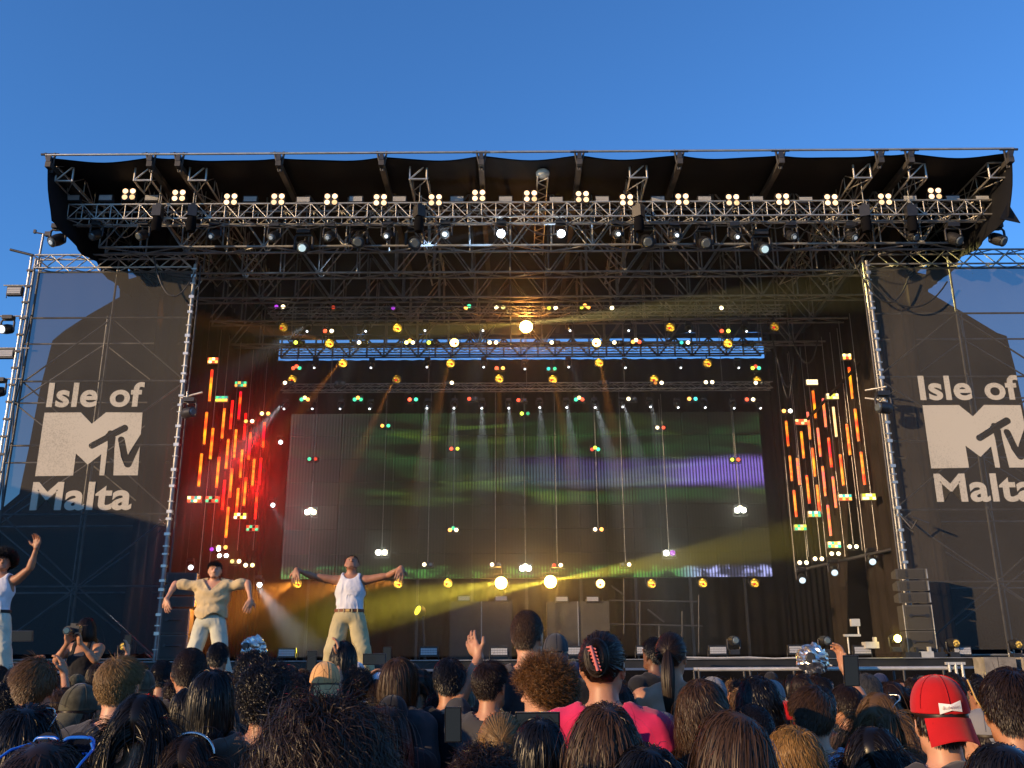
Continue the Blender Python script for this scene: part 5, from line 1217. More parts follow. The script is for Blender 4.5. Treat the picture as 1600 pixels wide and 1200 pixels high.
    if style in ('pony', 'bun', 'clip'):
        nt_ = n // 3 if style == 'pony' else n // 3; S2 = 9; rsx = rs.normal(size=(nt_, 3)); u = np.linspace(0, 1, S2 + 1)
        if style == 'pony':
            th = rs.rand(nt_) * 6.28; rad = np.sqrt(rs.rand(nt_)); spine = np.stack([0 * u, -.115 - .045 * np.sin(u * 2.2) , 1.665 + .015 * np.sin(u * 3) - .40 * u ** 1.15], 1)
            ww = .012 + .026 * np.sin(np.clip(u * 1.15, 0, 1) * PI) 
            T = spine[None] + np.stack([np.cos(th)[:, None] * rad[:, None] * ww, np.sin(th)[:, None] * rad[:, None] * ww, 0 * rad[:, None] * ww + rsx[:, :1] * .01 * u], 2)
        else:
            # coil of hair
            R0 = .036 if style == 'bun' else .046; a0 = rs.rand(nt_) * 6.28; b0 = rs.rand(nt_) * 6.28; rr = R0 * (.55 + .45 * rs.rand(nt_))
            ang = a0[:, None] + u * 2.6; el_ = (b0[:, None] - 3.14) * .35
            T = np.stack([np.cos(ang) * rr[:, None] * np.cos(el_), -.125 + np.sin(el_) * rr[:, None] - .012 * rs.rand(nt_)[:, None] + 0 * ang, 1.665 + np.sin(ang) * rr[:, None] * np.cos(el_) * (1.5 if style == 'clip' else 1)], 2)
        tg = np.gradient(T, axis=1); oc = T - np.array((0, -.09, 1.6)); sd = np.cross(tg, oc + rs.normal(size=(nt_, 1, 3)) * .02); sd /= np.linalg.norm(sd, axis=2)[:, :, None] + 1e-6
        V2 = np.stack([T - sd * .0011, T + sd * .0011], 2).reshape(-1, 3); b = (np.arange(nt_) * (S2 + 1) * 2)[:, None] + (np.arange(S2) * 2)[None, :]; b = b.ravel() + len(V)
        V = np.vstack([V, V2]); Fq = np.vstack([Fq, np.stack([b, b + 1, b + 3, b + 2], 1)])
    vz = pts[..., 2][pts[..., 2] > 1.60]; vx = np.abs(pts[..., 0][pts[..., 2] > 1.60])
    return npmesh('hair', V, Fq), 2 * float(np.percentile(vx, 99.3)), float(np.percentile(vz, 99.3))
HS = {}
for i, (s, n) in enumerate([('buzz', 9000), ('short', 8500), ('fade', 8500), ('quiff', 8500), ('messy', 8000), ('curly', 6500), ('bigcurly', 13000), ('wavy', 6000), ('long', 7000),
                               ('bob', 6500), ('parted', 7500), ('shag', 7500), ('pony', 6500), ('clip', 6500), ('under', 4000)]):
    HS[s] = hair_mesh(s, n, 20 + i); HS[s][0].materials.append(HM['dark'])
for s in ('short', 'long', 'messy', 'under', 'fade', 'bob'): HS[s + '_far'] = hair_mesh(s, 1700, 77, 4); HS[s + '_far'][0].materials.append(HM['dark'])
print({k: (round(v[1], 3), round(v[2], 3), len(v[0].polygons)) for k, v in HS.items()})
# wider strands for the far, light meshes
# ------------------------------------------------------------------ hats
def cap_mesh(back=False):
    nl, nr = 36, 12; v = []; 
    for j in range(nr + 1):
        th = j / nr * 1.62
        for i in range(nl):
            a = 2 * PI * i / nl; seam = 1 - .03 * max(0, 1 - abs(((a * 6 / (2 * PI)) % 1) - .0) * 14) - .012 * max(0, 1 - abs(((a * 6 / (2 * PI)) % 1) - 1.) * 14)
            rz = .108 * (math.cos(th)) ; rx = (.087 * math.sin(th) ** .8) * seam if th > 0 else 0; ry = (.106 * math.sin(th) ** .8) * seam if th > 0 else 0
            v.append((HC.x + rx * math.sin(a), HC.y + ry * math.cos(a), HC.z + .012 + rz))
    f = [(j * nl + i, (j + 1) * nl + i, (j + 1) * nl + (i + 1) % nl, j * nl + (i + 1) % nl) for j in range(nr) for i in range(nl)
         if not (j >= nr - 4 and (i < 3 or i > nl - 4) and True)]
    m = MB().add(v, f, True); m.add([(HC.x + (q[0] - HC.x) * .97, HC.y + (q[1] - HC.y) * .97, q[2] - .002) for q in v], [x[::-1] for x in f], True)
    m.lathe([(.009, 0), (.006, .005)], (0, HC.y, HC.z + .118), (0, 0, 1), 8)
    for q in range(3):
        a6 = q * PI / 3 + .02; m.path([(math.sin(a6) * .0875 * math.copysign(abs(math.sin(t_)) ** .8, math.sin(t_)), HC.y + math.cos(a6) * .1065 * math.copysign(abs(math.sin(t_)) ** .8, math.sin(t_)), HC.z + .0125 + .1085 * math.cos(t_)) for t_ in [-1.5 + 3 * i / 20 for i in range(21)]], .0016, 4)
    m.path([(math.sin(a) * .087, HC.y + math.cos(a) * .106, HC.z + .006) for a in [-.55 + 1.1 * i / 8 for i in range(9)]], .006, 5)
    c = m.mesh('cap_crown')
    # brim on the side opposite to the strap (local -y); the whole hat turns for a forward brim
    b = MB(); n = 14; bv = []
    for k, r in enumerate((0, .35, .7, 1)):
        for i in range(n + 1):
            a = PI + (-.95 + 1.9 * i / n); e = math.cos(a - PI) ** .7
            bv.append((math.sin(a) * .086 * (1 + .06 * r), HC.y + math.cos(a) * .104 - r * .068 * e, HC.z - .004 - .062 * r - .028 * (math.sin(a) ** 2) * (.3 + r)))
    bf = [(k * (n + 1) + i, k * (n + 1) + i + 1, (k + 1) * (n + 1) + i + 1, (k + 1) * (n + 1) + i) for k in range(3) for i in range(n)]
    b.add(bv, bf, True); b.add([(q[0], q[1], q[2] - .003) for q in bv], [x[::-1] for x in bf], True)
    return c, b.mesh('cap_brim')
CAPC, CAPB = cap_mesh(); CAPC.materials.append(CL['red']); CAPB.materials.append(CL['red'])
def sunglasses(parent, mat, fr, zoff=.075, lens=None, w_=.07, th=.004):
    g = MB(); y = .062; z = HC.z + zoff
    for s in (-1, 1):
        sq = lambda q: math.copysign(abs(q) ** .55, q)
        pts = [Vector((s * (.034 + .029 * sq(math.cos(a))), y - .014 * (1 - math.cos(a)) * .5, z + .017 * sq(math.sin(a)))) for a in [2 * PI * i / 20 for i in range(21)]]
        g.path(pts, th, 5); g.path([(s * .063, y - .01, z + .005), (s * .085, y - .05, z - .004), (s * .088, -.04, z - .022), (s * .082, -.065, z - .045)], th * .8, 5)
    g.path([(-.006, y, z + .005), (0, y + .004, z + .008), (.006, y, z + .005)], th, 5)
    t = g.obj('spectacles', mat, parent)
    l = MB()
    for s in (-1, 1): l.lathe([(.028, 0), (.026, .002)], (s * .033, y - .006, z), (0, 1, 0), 14)
    l.obj('spectacle_lens', lens or LENSD, t)
    return t
LENSD = M('dark_lens', (.01, .012, .02), .05, 0, .1, spec=1)
PHB = M('phone_glass', (.01, .01, .012), .1, 0, .1); PHS = M('phone_metal', (.4, .4, .42), .3, 1, .1)
def phone_at(label, p, rot=(0, 0, 0), land=False, screen=None):
    t = thing('smartphone', label, 'phone', p, rot); d = (.155, .008, .075) if land else (.075, .008, .155)
    MB().box((0, 0, 0), d).obj('case', PHB, t); MB().box((0, -.0052, 0), (d[0] - .008, .002, d[2] - .008)).obj('display', screen or DISP, t)
    MB().box((0, 0, 0), (d[0] + .003, .005, d[2] + .003)).obj('metal_rim', PHS, t); return t
DISP = E((.03, .035, .04), .4)
STATS = {'W': []}
PEOPLE = []
def person(u, vt, w, hair, hc, skin=0, shirt='black', pose='down', yaw=0, cap=None, label='', top='tee', lean=0, roll=0, glasses=None, htop=1.765, trousers='jeans', extra=None, Dfix=None, far=False, group=None):
    W_h = HS[hair][1]
    if cap: W_h = max(W_h, .185)
    htop = HS[hair][2]
    if cap: htop = 1.785
    D = 3; s = 1
    for _ in range(12):
        p = at(u, vt, D); s = p.z / htop; sx = min(1.06, max(.93, s)); dep = F * W_h * sx / w; pz = p.z - CAMZ
        D = (dep - pz * math.sin(PITCH)) / math.cos(PITCH) if Dfix is None else Dfix
    p = at(u, vt, D); sz = min(1.16, max(.86, p.z / htop))
    t = thing('person', label, 'person', (p.x, D, 0), (lean, roll, R(yaw)), group)
    t.scale = (sx, sx, sz)
    def add(name, me, mat):
        o = bpy.data.objects.new(name, me); COL.objects.link(o); o.parent = t
        if mat is not None: setmat(o, mat)
        return o
    add('body', BODY[pose], SK[skin])
    if top == 'tee': add('shirt', TEE[pose], CL[shirt])
    elif top == 'tank': add('top', TANK, CL[shirt])
    elif top == 'halter': add('top', HALT, CL[shirt])
    add('trousers', TROU, CL[trousers])
    h = add('hair', HS[hair + '_far' if far and hair + '_far' in HS else hair][0], HM[hc])
    if cap:
        c = add('cap', CAPC, CL[cap]); b = bpy.data.objects.new('brim', CAPB); COL.objects.link(b); b.parent = c; setmat(b, CL[cap])
        fw = extra and extra.get('forward'); 
        if fw: c.rotation_euler = (0, 0, PI); c.location = (0, 2 * HC.y, 0)
    if glasses: sunglasses(t, *glasses)
    PEOPLE.append((p.x, D, t)); return t
# ================================================================== the crowd, people one can single out first
BLUEP = M('blue_plastic', (.02, .16, .65), .3); WHM = M('silver_wire', (.6, .58, .55), .25, 1); GOLD = M('gold_acetate', (.55, .35, .10), .3)
P = person
P(62, 1029, 74, 'quiff', 'light', 0, 'grey', label='man with swept light brown hair and lit left ear at the far left', yaw=8)
P(191, 1026, 72, 'fade', 'blond', 0, 'charcoal', label='man with short dark blond hair and bare neck behind the photographer', yaw=-6)
P(133, 1066, 60, 'under', 'dark', 1, 'charcoal', cap='olive', label='person in a worn olive cap beside the dark blond man', yaw=-15)
P(226, 1086, 118, 'parted', 'black', 1, 'black', label='woman with thick glossy black hair in front of the dark blond man', yaw=0)
P(342, 1108, 90, 'parted', 'ash', 0, 'black', label='woman with long ash blond half tied hair', yaw=-20)
P(296, 1166, 120, 'parted', 'dark', 0, 'black', label='woman with dark hair and a silver headband at the bottom edge', yaw=0)
hb = PEOPLE[-1][2]; o = MB().path([(math.sin(a) * .092, .015, HC.z + .02 + math.cos(a) * .088) for a in [-1.5 + 3 * i / 16 for i in range(17)]], .007, 6).obj('headband', WHM, hb)
P(78, 1163, 150, 'long', 'dark', 0, 'charcoal', label='woman with blue sunglasses pushed up on straight dark hair', yaw=0, glasses=(BLUEP, 0, .085, None, .07, .0038))
P(45, 1106, 112, 'wavy', 'black', 1, 'brown', label='person with wavy black hair and silver glasses on top at the left edge', yaw=10, glasses=(WHM, 0, .075, None, .07, .0025))
P(300, 1012, 52, 'buzz', 'dark', 1, 'black', label='man with cropped dark hair below the cream shirt dancer', yaw=10)
P(343, 1004, 33, 'short', 'black', 2, 'black', label='dark haired person right below the legs of the shirt dancer')
P(398, 1018, 56, 'messy', 'black', 2, 'black', label='person with full dark hair below the small foil camera')
P(256, 1031, 36, 'buzz', 'black', 2, 'grey', label='short haired person between the blond man and the cropped man')
P(335, 1048, 68, 'bob', 'black', 2, 'black', label='woman with dark bob behind the ash blond woman')
P(420, 1034, 86, 'messy', 'black', 1, 'brown', label='man with wet curly black hair and tanned neck', yaw=-10)
P(509, 1031, 50, 'under', 'light', 1, 'beige', cap='beige', label='person in a sunlit beige cap below the middle dancer', yaw=20)
P(538, 1003, 42, 'bob', 'black', 3, 'black', label='person with round black hair in front of the legs of the middle dancer')
P(561, 1044, 50, 'messy', 'black', 2, 'navy', label='dark haired person right of the beige cap')
P(626, 1029, 54, 'bob', 'brown', 1, 'charcoal', label='woman with streaked brown bob raising a hand to her cheek', yaw=-35)
P(598, 1048, 42, 'under', 'grey', 1, 'grey', cap='white', label='person in a white cap beside the streaked brown bob', yaw=-30)
P(512, 1092, 236, 'bigcurly', 'dark', 1, 'black', label='woman with huge frizzy dark curls filling the front of the crowd', yaw=0)
P(614, 1083, 52, 'under', 'dark', 1, 'black', cap='black', label='person in a black cap right of the frizzy curls')
P(604, 1105, 80, 'long', 'dark', 1, 'charcoal', label='woman with smooth dark hair beside the huge frizzy curls')
P(702, 1028, 52, 'short', 'black', 1, 'black', label='man with short black hair left of the raised hand', yaw=5)
P(766, 1033, 58, 'fade', 'dark', 1, 'charcoal', label='man with dark faded hair raising one open hand', yaw=-25, pose='wave')
P(722, 1071, 44, 'under', 'black', 1, 'navy', cap='olive', label='person in an olive snapback filming with an upright phone', yaw=5)
P(825, 949, 50, 'buzz', 'brown', 0, 'charcoal', label='tall man with cropped hair and black necklace standing above the crowd', yaw=-25)
tall = PEOPLE[-1][2]; MB().path([(math.cos(a) * .064, -.012 + math.sin(a) * .066, 1.475 + .012 * math.sin(a)) for a in [2 * PI * i / 20 for i in range(21)]], .006, 5).obj('necklace', BLK, tall)
P(868, 987, 42, 'under', 'black', 2, 'black', cap='charcoal', label='person in a dark cap right of the tall man')
P(848, 1021, 98, 'curly', 'auburn', 0, 'white', label='man with auburn curls looking down to the left', yaw=65)
P(941, 988, 66, 'clip', 'dark', 1, 'pink', label='woman in a pink top with dark hair held by a claw clip', yaw=-15)
clipw = PEOPLE[-1][2]
cl = MB()
for k in range(7): cl.path([(-.03 + .005 * k, -.165, 1.70 - k * .012), (-.012 + .004 * k, -.185, 1.70 - k * .012), (.006 + .003 * k, -.182, 1.693 - k * .012)], .0035, 5)
cl.tube((-.012, -.187, 1.705), (.012, -.187, 1.62), .006, 6).obj('claw_clip', M('rose_plastic', (.55, .14, .12), .3), clipw)
P(1048, 989, 44, 'pony', 'dark', 1, 'black', top='halter', label='woman with long dark ponytail and bare tanned back', yaw=-20)
P(1020, 996, 36, 'short', 'black', 3, 'black', label='man standing close left of the ponytail woman', yaw=30)
P(1098, 1064, 80, 'shag', 'brown', 0, 'brown', label='person with tousled brown hair facing right', yaw=-40)
P(1112, 1055, 46, 'under', 'grey', 0, 'grey', cap='grey', label='person in a grey cap behind the tousled brown hair')
P(1182, 1058, 70, 'shag', 'black', 2, 'black', label='person with dark messy hair left of the small red cap')
P(1222, 1093, 46, 'under', 'black', 1, 'red', cap='red', label='person in a small red snapback behind the brown haired man', yaw=60)
P(1268, 1074, 76, 'quiff', 'brown', 0, 'light_blue', label='brown haired man in a light blue shirt at the right', yaw=-10)
P(1171, 1099, 64, 'buzz', 'black', 1, 'blue', label='man with cropped black hair in a blue shirt', yaw=12)
P(1085, 1114, 118, 'long', 'brown', 0, 'black', label='woman with long brown hair tilting her head to the left', yaw=30, roll=R(4))
P(1237, 1136, 92, 'shag', 'gold', 0, 'black', label='person with golden layered hair at the bottom of the crowd')
P(1376, 1084, 96, 'parted', 'light', 0, 'black', label='woman with long light brown hair and silver sunglasses on her head', yaw=-50, glasses=(WHM, 0, .07, None, .07, .003))
P(1459, 1050, 88, 'under', 'dark', 0, 'charcoal', cap='red', label='person in a bright red cap with a white bow tie patch', yaw=-6)
redcap = PEOPLE[-1][2]
pt = [(-.034, .017), (0, .009), (.034, .017), (.034, -.017), (0, -.009), (-.034, -.017)]
cm_ = MB(); vs = [];
pz0 = 1.668 + .012
for (a, b) in pt:
    x = a; z = pz0 + b + a * .12; yy = HC.y - .1075 * math.sqrt(max(0, 1 - (x / .089) ** 2)) * math.sqrt(max(.05, 1 - ((z - HC.z - .012) / .108) ** 2)) ** .8
    vs.append((x, yy - .0035, z))
cc = MB().add(vs + [(0, HC.y - .1125, pz0)], [(0, 6, 1), (1, 6, 2), (2, 6, 3), (3, 6, 4), (4, 6, 5), (5, 6, 0)]).obj('bow_tie_patch', M('white_embroidery', (.8, .76, .7), .8), redcap)
me = text_mesh('Budweiser', 0.0); sh = Matrix.Shear('XZ', 4, (0.25, 0)) if False else Matrix.Identity(4)
co = np.zeros(len(me.vertices) * 3, np.float32); me.vertices.foreach_get('co', co); co = co.reshape(-1, 3); wd_ = co[:, 0].max()
X = (co[:, 0] / wd_ - .5) * .054; Z = pz0 - .004 + co[:, 1] / wd_ * .066 + X * .12; X += co[:, 1] / wd_ * .012
YY = HC.y - .1130 * np.sqrt(np.maximum(0, 1 - (X / .095) ** 2)) - .0008
me.vertices.foreach_set('co', np.stack([X, YY, Z], 1).astype(np.float32).ravel()); me.materials.clear(); me.update(); link('patch_lettering', me, M('patch_thread', (.28, .14, .12), .8), redcap)
P(1572, 1044, 92, 'short', 'dark', 1, 'charcoal', label='man with tousled dark hair and gold framed glasses arm at the right edge', yaw=-12)
e = PEOPLE[-1][2]; MB().path([(-.094, .09, 1.72), (-.090, .03, 1.66), (-.083, -.03, 1.625)], .003, 5).obj('spectacle_arm', GOLD, e)
P(1422, 1136, 124, 'parted', 'black', 0, 'black', label='woman with glossy straight black hair at the bottom edge', yaw=-35, roll=R(-5))
P(1531, 1104, 62, 'under', 'dark', 0, 'green', cap='grey', label='person in a beige and grey cap left of the tousled man', yaw=30)
P(1352, 1053, 42, 'short', 'grey', 1, 'charcoal', label='grey haired person right of the raised phone')
P(1318, 1070, 46, 'short', 'dark', 1, 'black', label='person holding a dark phone high with a wrist watch', pose='high_phone', yaw=20)
P(944, 1103, 112, 'wavy', 'brown', 0, 'black', label='woman with long wavy brown hair in the centre front')
P(783, 1114, 66, 'pony', 'blond', 0, 'black', label='person with a blond streaked ponytail filming with a wide held phone')
P(842, 1124, 84, 'bob', 'black', 1, 'black', label='person with smooth dark hair holding up a wide phone', pose='low_hold')
P(655, 1148, 76, 'parted', 'brown', 0, 'charcoal', label='woman with smooth chestnut hair low at the bottom left of centre')
P(757, 1166, 120, 'messy', 'dark', 0, 'black', label='person with tangled brown curls at the bottom centre')
P(830, 1150, 80, 'wavy', 'dark', 0, 'black', label='woman with wavy dark hair below the wide held phone')
P(1010, 1168, 120, 'wavy', 'black', 1, 'black', label='woman with wavy black hair at the bottom right of centre')
P(1560, 1165, 120, 'long', 'black', 0, 'black', label='woman with black hair at the bottom right corner')
P(1120, 1140, 70, 'clip', 'dark', 0, 'navy', label='woman with dark hair between the blue shirt and the tilted head')
P(480, 1050, 40, 'messy', 'dark', 2, 'charcoal', label='person with messy dark hair left of the beige cap')
P(690, 1085, 56, 'messy', 'black', 1, 'black', label='person with messy black hair left of the olive snapback')
P(300, 1075, 58, 'bob', 'black', 1, 'black', label='person with black bob just behind the ash blond woman')
P(22, 1065, 60, 'messy', 'black', 2, 'grey', label='person with dark messy hair half cut by the left edge')
P(100, 1075, 46, 'fade', 'brown', 1, 'black', label='short brown haired person between the swept hair man and the olive cap')
P(1034, 1116, 56, 'under', 'black', 1, 'navy', cap='navy', label='person in a dark patterned cap under the pink sleeve')
P(960, 1068, 66, 'bob', 'dark', 1, 'black', label='person with dark bob in front of the pink top')
# raised phones, screens facing the crowd
phone_at('upright smartphone held by the person in the olive snapback', at(708, 1132, 4.5), (R(12), 0, 0), screen=DISP)
phone_at('wide held smartphone above the smooth dark hair', at(840, 1130, 3.45) , (R(12), 0, 0), True)
for nm, (u, v, D, l, rz) in {'a': (35, 994, 7.2, True, 0), 'b': (487, 1032, 7.6, False, .2), 'c': (585, 1030, 6.6, True, .1), 'd': (1330, 1048, 5.0, False, -.1), 'e': (605, 1024, 9, False, 0)}.items():
    phone_at({'a': 'wide held smartphone lifted by two hands at the left edge', 'b': 'dark upright smartphone above the heads left of the beige cap', 'c': 'wide held smartphone above the heads right of the middle dancer', 'd': 'dark smartphone held high at the right by the hand with a watch', 'e': 'small upright smartphone beside the streaked brown bob'}[nm], at(u, v, D), (R(12), 0, rz), l)
def arm_only_person(u, v_hand, D, pose, label, skin=1, hc='dark', hair='short', yaw=0, shirt='black'):
    pass
P(35, 1040, 40, 'short', 'dark', 1, 'black', pose='two_hands', label='person lifting a wide phone with both hands at the left edge', Dfix=6.45)
P(470, 1052, 38, 'short', 'black', 1, 'grey', pose='high_phone', label='person lifting a dark phone left of the beige cap', Dfix=6.7)
P(590, 1062, 38, 'short', 'dark', 1, 'navy', pose='two_hands', label='person lifting a wide phone right of the beige cap', Dfix=6.3)
# staff with faces turned to the crowd in front of the stage
for k, (u, v, w_, g, c) in enumerate([(1250, 1048, 15, 1, 'black'), (1274, 1052, 14, 0, 'navy'), (1292, 1060, 16, 0, 'charcoal'), (1405, 1061, 15, 1, 'white'), (1428, 1068, 13, 0, 'black')]):
    P(u, v, w_, 'short', 'dark', 0, c, label=f'{["bearded steward with glasses","steward in navy","steward looking sideways","steward with dark sunglasses","steward half hidden by the red cap"][k]} facing the crowd by the stage', yaw=180 + (-30 if k < 2 else 20), glasses=(BLK, 0, -.008, None, .07, .003) if g else None, far=True, Dfix=F * .172 / w_ if F * .172 / w_ < 14 else 13.6)
n_named = len(PEOPLE)
LITP = [(q[0], q[1]) for q in PEOPLE if any(k in q[2]['label'] for k in ('bare tanned back', 'pink top', 'tall man', 'short dark blond', 'swept light brown', 'one open hand', 'bright red cap', 'gold framed', 'auburn', 'light blue shirt', 'wet curly', 'beige cap below'))]
LD2 = Vector((sdir.x, sdir.y)).normalized()
# ---------------------------------------------------------------- the rest of the crowd, every person a copy of their own
rs = random.Random(5)
hairs = ['short', 'long', 'messy', 'fade', 'short', 'shag', 'bob', 'quiff', 'buzz', 'parted', 'pony']; hcs = ['black', 'dark', 'black', 'dark', 'brown', 'black', 'dark', 'light']
shn = ['black', 'charcoal', 'navy', 'grey', 'white', 'black', 'brown', 'olive', 'green', 'blue']
capn = ['black', 'navy', 'white', 'olive', 'grey']
LANDM = [(0, 150, 'under the left banner'), (150, 300, 'before the left speakers'), (300, 450, 'below the shirt dancer'), (450, 640, 'below the middle dancer'), (640, 790, 'before the left riser'), (790, 960, 'before the right riser'), (960, 1120, 'near the ponytail woman'),
         (1120, 1300, 'before the large foil camera'), (1300, 1450, 'below the yellow light'), (1450, 1700, 'under the right banner')]
seen = {}
D = 11.3
while D > 2.9:
    half = D * .60 + .5; x = -half + rs.random() * .5
    while x < half:
        xx = x + rs.uniform(-.12, .12); yy = D + rs.uniform(-.16, .16); x += rs.uniform(.50, .66)
        if D < 5: x += .1
        if any((xx - q[0]) ** 2 + (yy - q[1]) ** 2 < (.40 ** 2) for q in PEOPLE): continue
        if yy > 11.0 and xx < -.6: continue
        skip = False
        for lx_, ly_ in LITP:
            dv = Vector((lx_ - xx, ly_ - yy)); tt = dv.dot(LD2)
            if .3 < ly_ - yy < 3.2 and abs(xx / yy - lx_ / ly_) < .42 / yy and ly_ > 4.2: skip = True
            if 0 < tt < 2.6 and abs(dv.x * LD2.y - dv.y * LD2.x) < .30: skip = True
        if skip: continue
        ht = rs.uniform(1.60, 1.80) if D > 5 else rs.uniform(1.46, 1.60)
        if xx > .8 and D > 5: ht = rs.uniform(1.55, 1.66)
        for _try in range(30):
         h = rs.choice(hairs); hc = rs.choice(hcs); sh = rs.choice(shn); cp = rs.choice(capn) if rs.random() < .13 else None
         if cp: h = 'under'
         q = CR.transposed() @ (Vector((xx, yy, ht)) - Vector((0, 0, CAMZ))); uu = 800 + F * q.x / -q.z
         lm = next((l for a, b, l in LANDM if a <= uu < b), 'off to the side')
         hn = {'short': 'short hair', 'long': 'long hair', 'messy': 'messy hair', 'fade': 'faded hair', 'under': 'capped hair', 'shag': 'shaggy hair', 'bob': 'bobbed hair', 'quiff': 'swept hair', 'buzz': 'cropped hair', 'parted': 'parted hair', 'pony': 'ponytail'}[h]; cn = {'black': 'black', 'dark': 'dark brown', 'brown': 'brown', 'light': 'light brown'}[hc]
         dist = 'far back' if D > 8 else 'mid crowd' if D > 5 else 'near crowd'
         lab = f'person with {cn} {hn} in {sh} {lm}, {dist}' if not cp else f'person in a {cp} cap and {sh} top {lm}, {dist}'
         if lab not in seen: break
        seen[lab] = 1
        pose = 'down'
        r = rs.random()
        if D > 6 and xx < 0 and r < .06: pose = 'high_phone'
        t = thing('person', lab, 'person', (xx, yy, 0), (0, 0, R(rs.uniform(-22, 22))), 'people in the crowd')
        s = ht / 1.765; sx = min(1.03, max(.92, s)); t.scale = (sx, sx, s)
        fa = '_far' if D > 4.2 and h + '_far' in HS else ''
        for nm, me, mt in (('body', BODY[pose], SK[rs.choice([0, 1, 1, 2, 3])]), ('shirt', TEE[pose], CL[sh]), ('trousers', TROU, CL['jeans']), ('hair', HS[h + fa][0], HM[hc])):
            o = bpy.data.objects.new(nm, me); COL.objects.link(o); o.parent = t; setmat(o, mt)
        if cp:
            c = bpy.data.objects.new('cap', CAPC); COL.objects.link(c); c.parent = t; setmat(c, CL[cp]); b = bpy.data.objects.new('brim', CAPB); COL.objects.link(b); b.parent = c; setmat(b, CL[cp])
        if pose == 'high_phone':
            ry = t.rotation_euler.z; lx, ly = .205 * sx, .275 * sx
            phone_at(f'smartphone held up {lm} by the person in {sh}, {dist}', (xx + lx * math.cos(ry) - ly * math.sin(ry), yy + lx * math.sin(ry) + ly * math.cos(ry), 1.985 * s), (R(10), 0, ry + .2))
        PEOPLE.append((xx, yy, t))
    D -= .62
print('PEOPLE', n_named, len(PEOPLE))

# ================================================================== dancers and the photographer (own bodies)
def rot_about(pr, axis, deg, piv): return xf_prims(pr, Matrix.Rotation(R(deg), 3, axis), piv)
def figure(label, u, vt, D, Z0, headrot, arms, legs, cloth_fn, hair, hc, skin, extra=None, hsc=1.14, sway=(0, 0)):
    """faces the square (-Y): built facing +Y then turned"""
    pr_b = torso_prims(0, 1.05) + NECK; hd = head_prims(1.03)
    for ax, dg in headrot: hd = rot_about(hd, ax, dg, (0, -.01, 1.54))
    pr = pr_b + hd
    armp = []
    for s in (-1, 1):
        el, wr, d, pn, th, cu_ = arms[s]; armp += arm_prims(s, el, wr, d, pn, th, cu_, 1.25)
    lg = []
    for s in (-1, 1):
        kn, an = legs[s]; lg += [('cap', (s * .09, 0, .92), kn, .09, .058, .03), ('cap', kn, an, .057, .040, .02), ('cap', (an[0], an[1] - .03, .05), (an[0] + s * .04, an[1] + .15, .035), .045, .036, .02)]
    V, Fc = sdf_surface(pr + armp + lg, .0075)
    p = at(u, vt, D); s_ = (p.z - Z0) / 1.75
    t = thing('person', label, 'person', (p.x, D, Z0), (0, 0, PI)); t.scale = (s_ * hsc, s_ * hsc, s_)
    link('body', npmesh('body', V, Fc), SK[skin], t)
    h = link('hair', HS[hair][0], None, t); setmat(h, HM[hc])
    Rm = Matrix.Identity(3)
    for ax, dg in headrot: Rm = Matrix.Rotation(R(dg), 3, ax) @ Rm
    pv_ = Vector((0, -.01, 1.54)); h.matrix_local = Matrix.Translation(pv_) @ Rm.to_4x4() @ Matrix.Translation(-pv_)
    cloth_fn(t, arms, legs)
    f = MB()                                  # eyes and brows follow the head
    M4 = Matrix.Translation(pv_) @ Rm.to_4x4() @ Matrix.Translation(-pv_)
    for sx in (-1, 1): f.lathe([(.0045, 0), (.003, .002)], M4 @ Vector((sx * .031, .0915, 1.648)), Rm @ Vector((0, 1, 0)), 8)
    f.obj('iris', BLK, t)
    b = MB()
    for sx in (-1, 1): b.path([M4 @ Vector((sx * .048, .080, 1.671)), M4 @ Vector((sx * .032, .0935, 1.676)), M4 @ Vector((sx * .015, .0975, 1.672))], [.0025, .0035, .0028], 5)
    b.obj('eyebrow', HM[hc], t)
    if extra: extra(t, M4)
    return t
def trousers_for(mat, wide=.02, belt=None):
    def fn(t, legs):
        pr = [('ell', (0, 0, .95), (.172, .124, .12), None, .05)]
        for s in (-1, 1):
            kn, an = legs[s]; pr += [('cap', (s * .092, 0, .90), kn, .098, .070 + wide, .03), ('cap', kn, (an[0], an[1], .09), .070 + wide, .062 + wide, .02)]
        fold = lambda P, D: D + folds(P, .006, 12, 5)
        V, Fc = sdf_surface(pr, .0095, post=lambda P, D: np.maximum(np.maximum(fold(P, D), P[..., 2] - 1.03), .04 - P[..., 2])); tr = link('trousers', npmesh('trousers', V, Fc), CL[mat], t)
        if belt:
            b = MB(); pts = [(math.cos(a) * .168, math.sin(a) * .120, 1.015) for a in [2 * PI * i / 28 for i in range(29)]]
            for z in (1.000, 1.012, 1.024): b.path([(x, y, z) for x, y, _ in pts], .0085, 5)
            b.obj('belt', belt, tr)
            MB().box((0, .128, 1.012), (.045, .012, .034)).obj('belt_buckle', GOLD, tr)
            for a in (.9, 1.3, 1.85, 2.25): MB().box((math.cos(a) * .172, math.sin(a) * .126, 1.01), (.012, .012, .05)).obj('belt_loop', CL[mat], tr)
    return fn
BELT = M('brown_leather', (.20, .07, .03), .5)
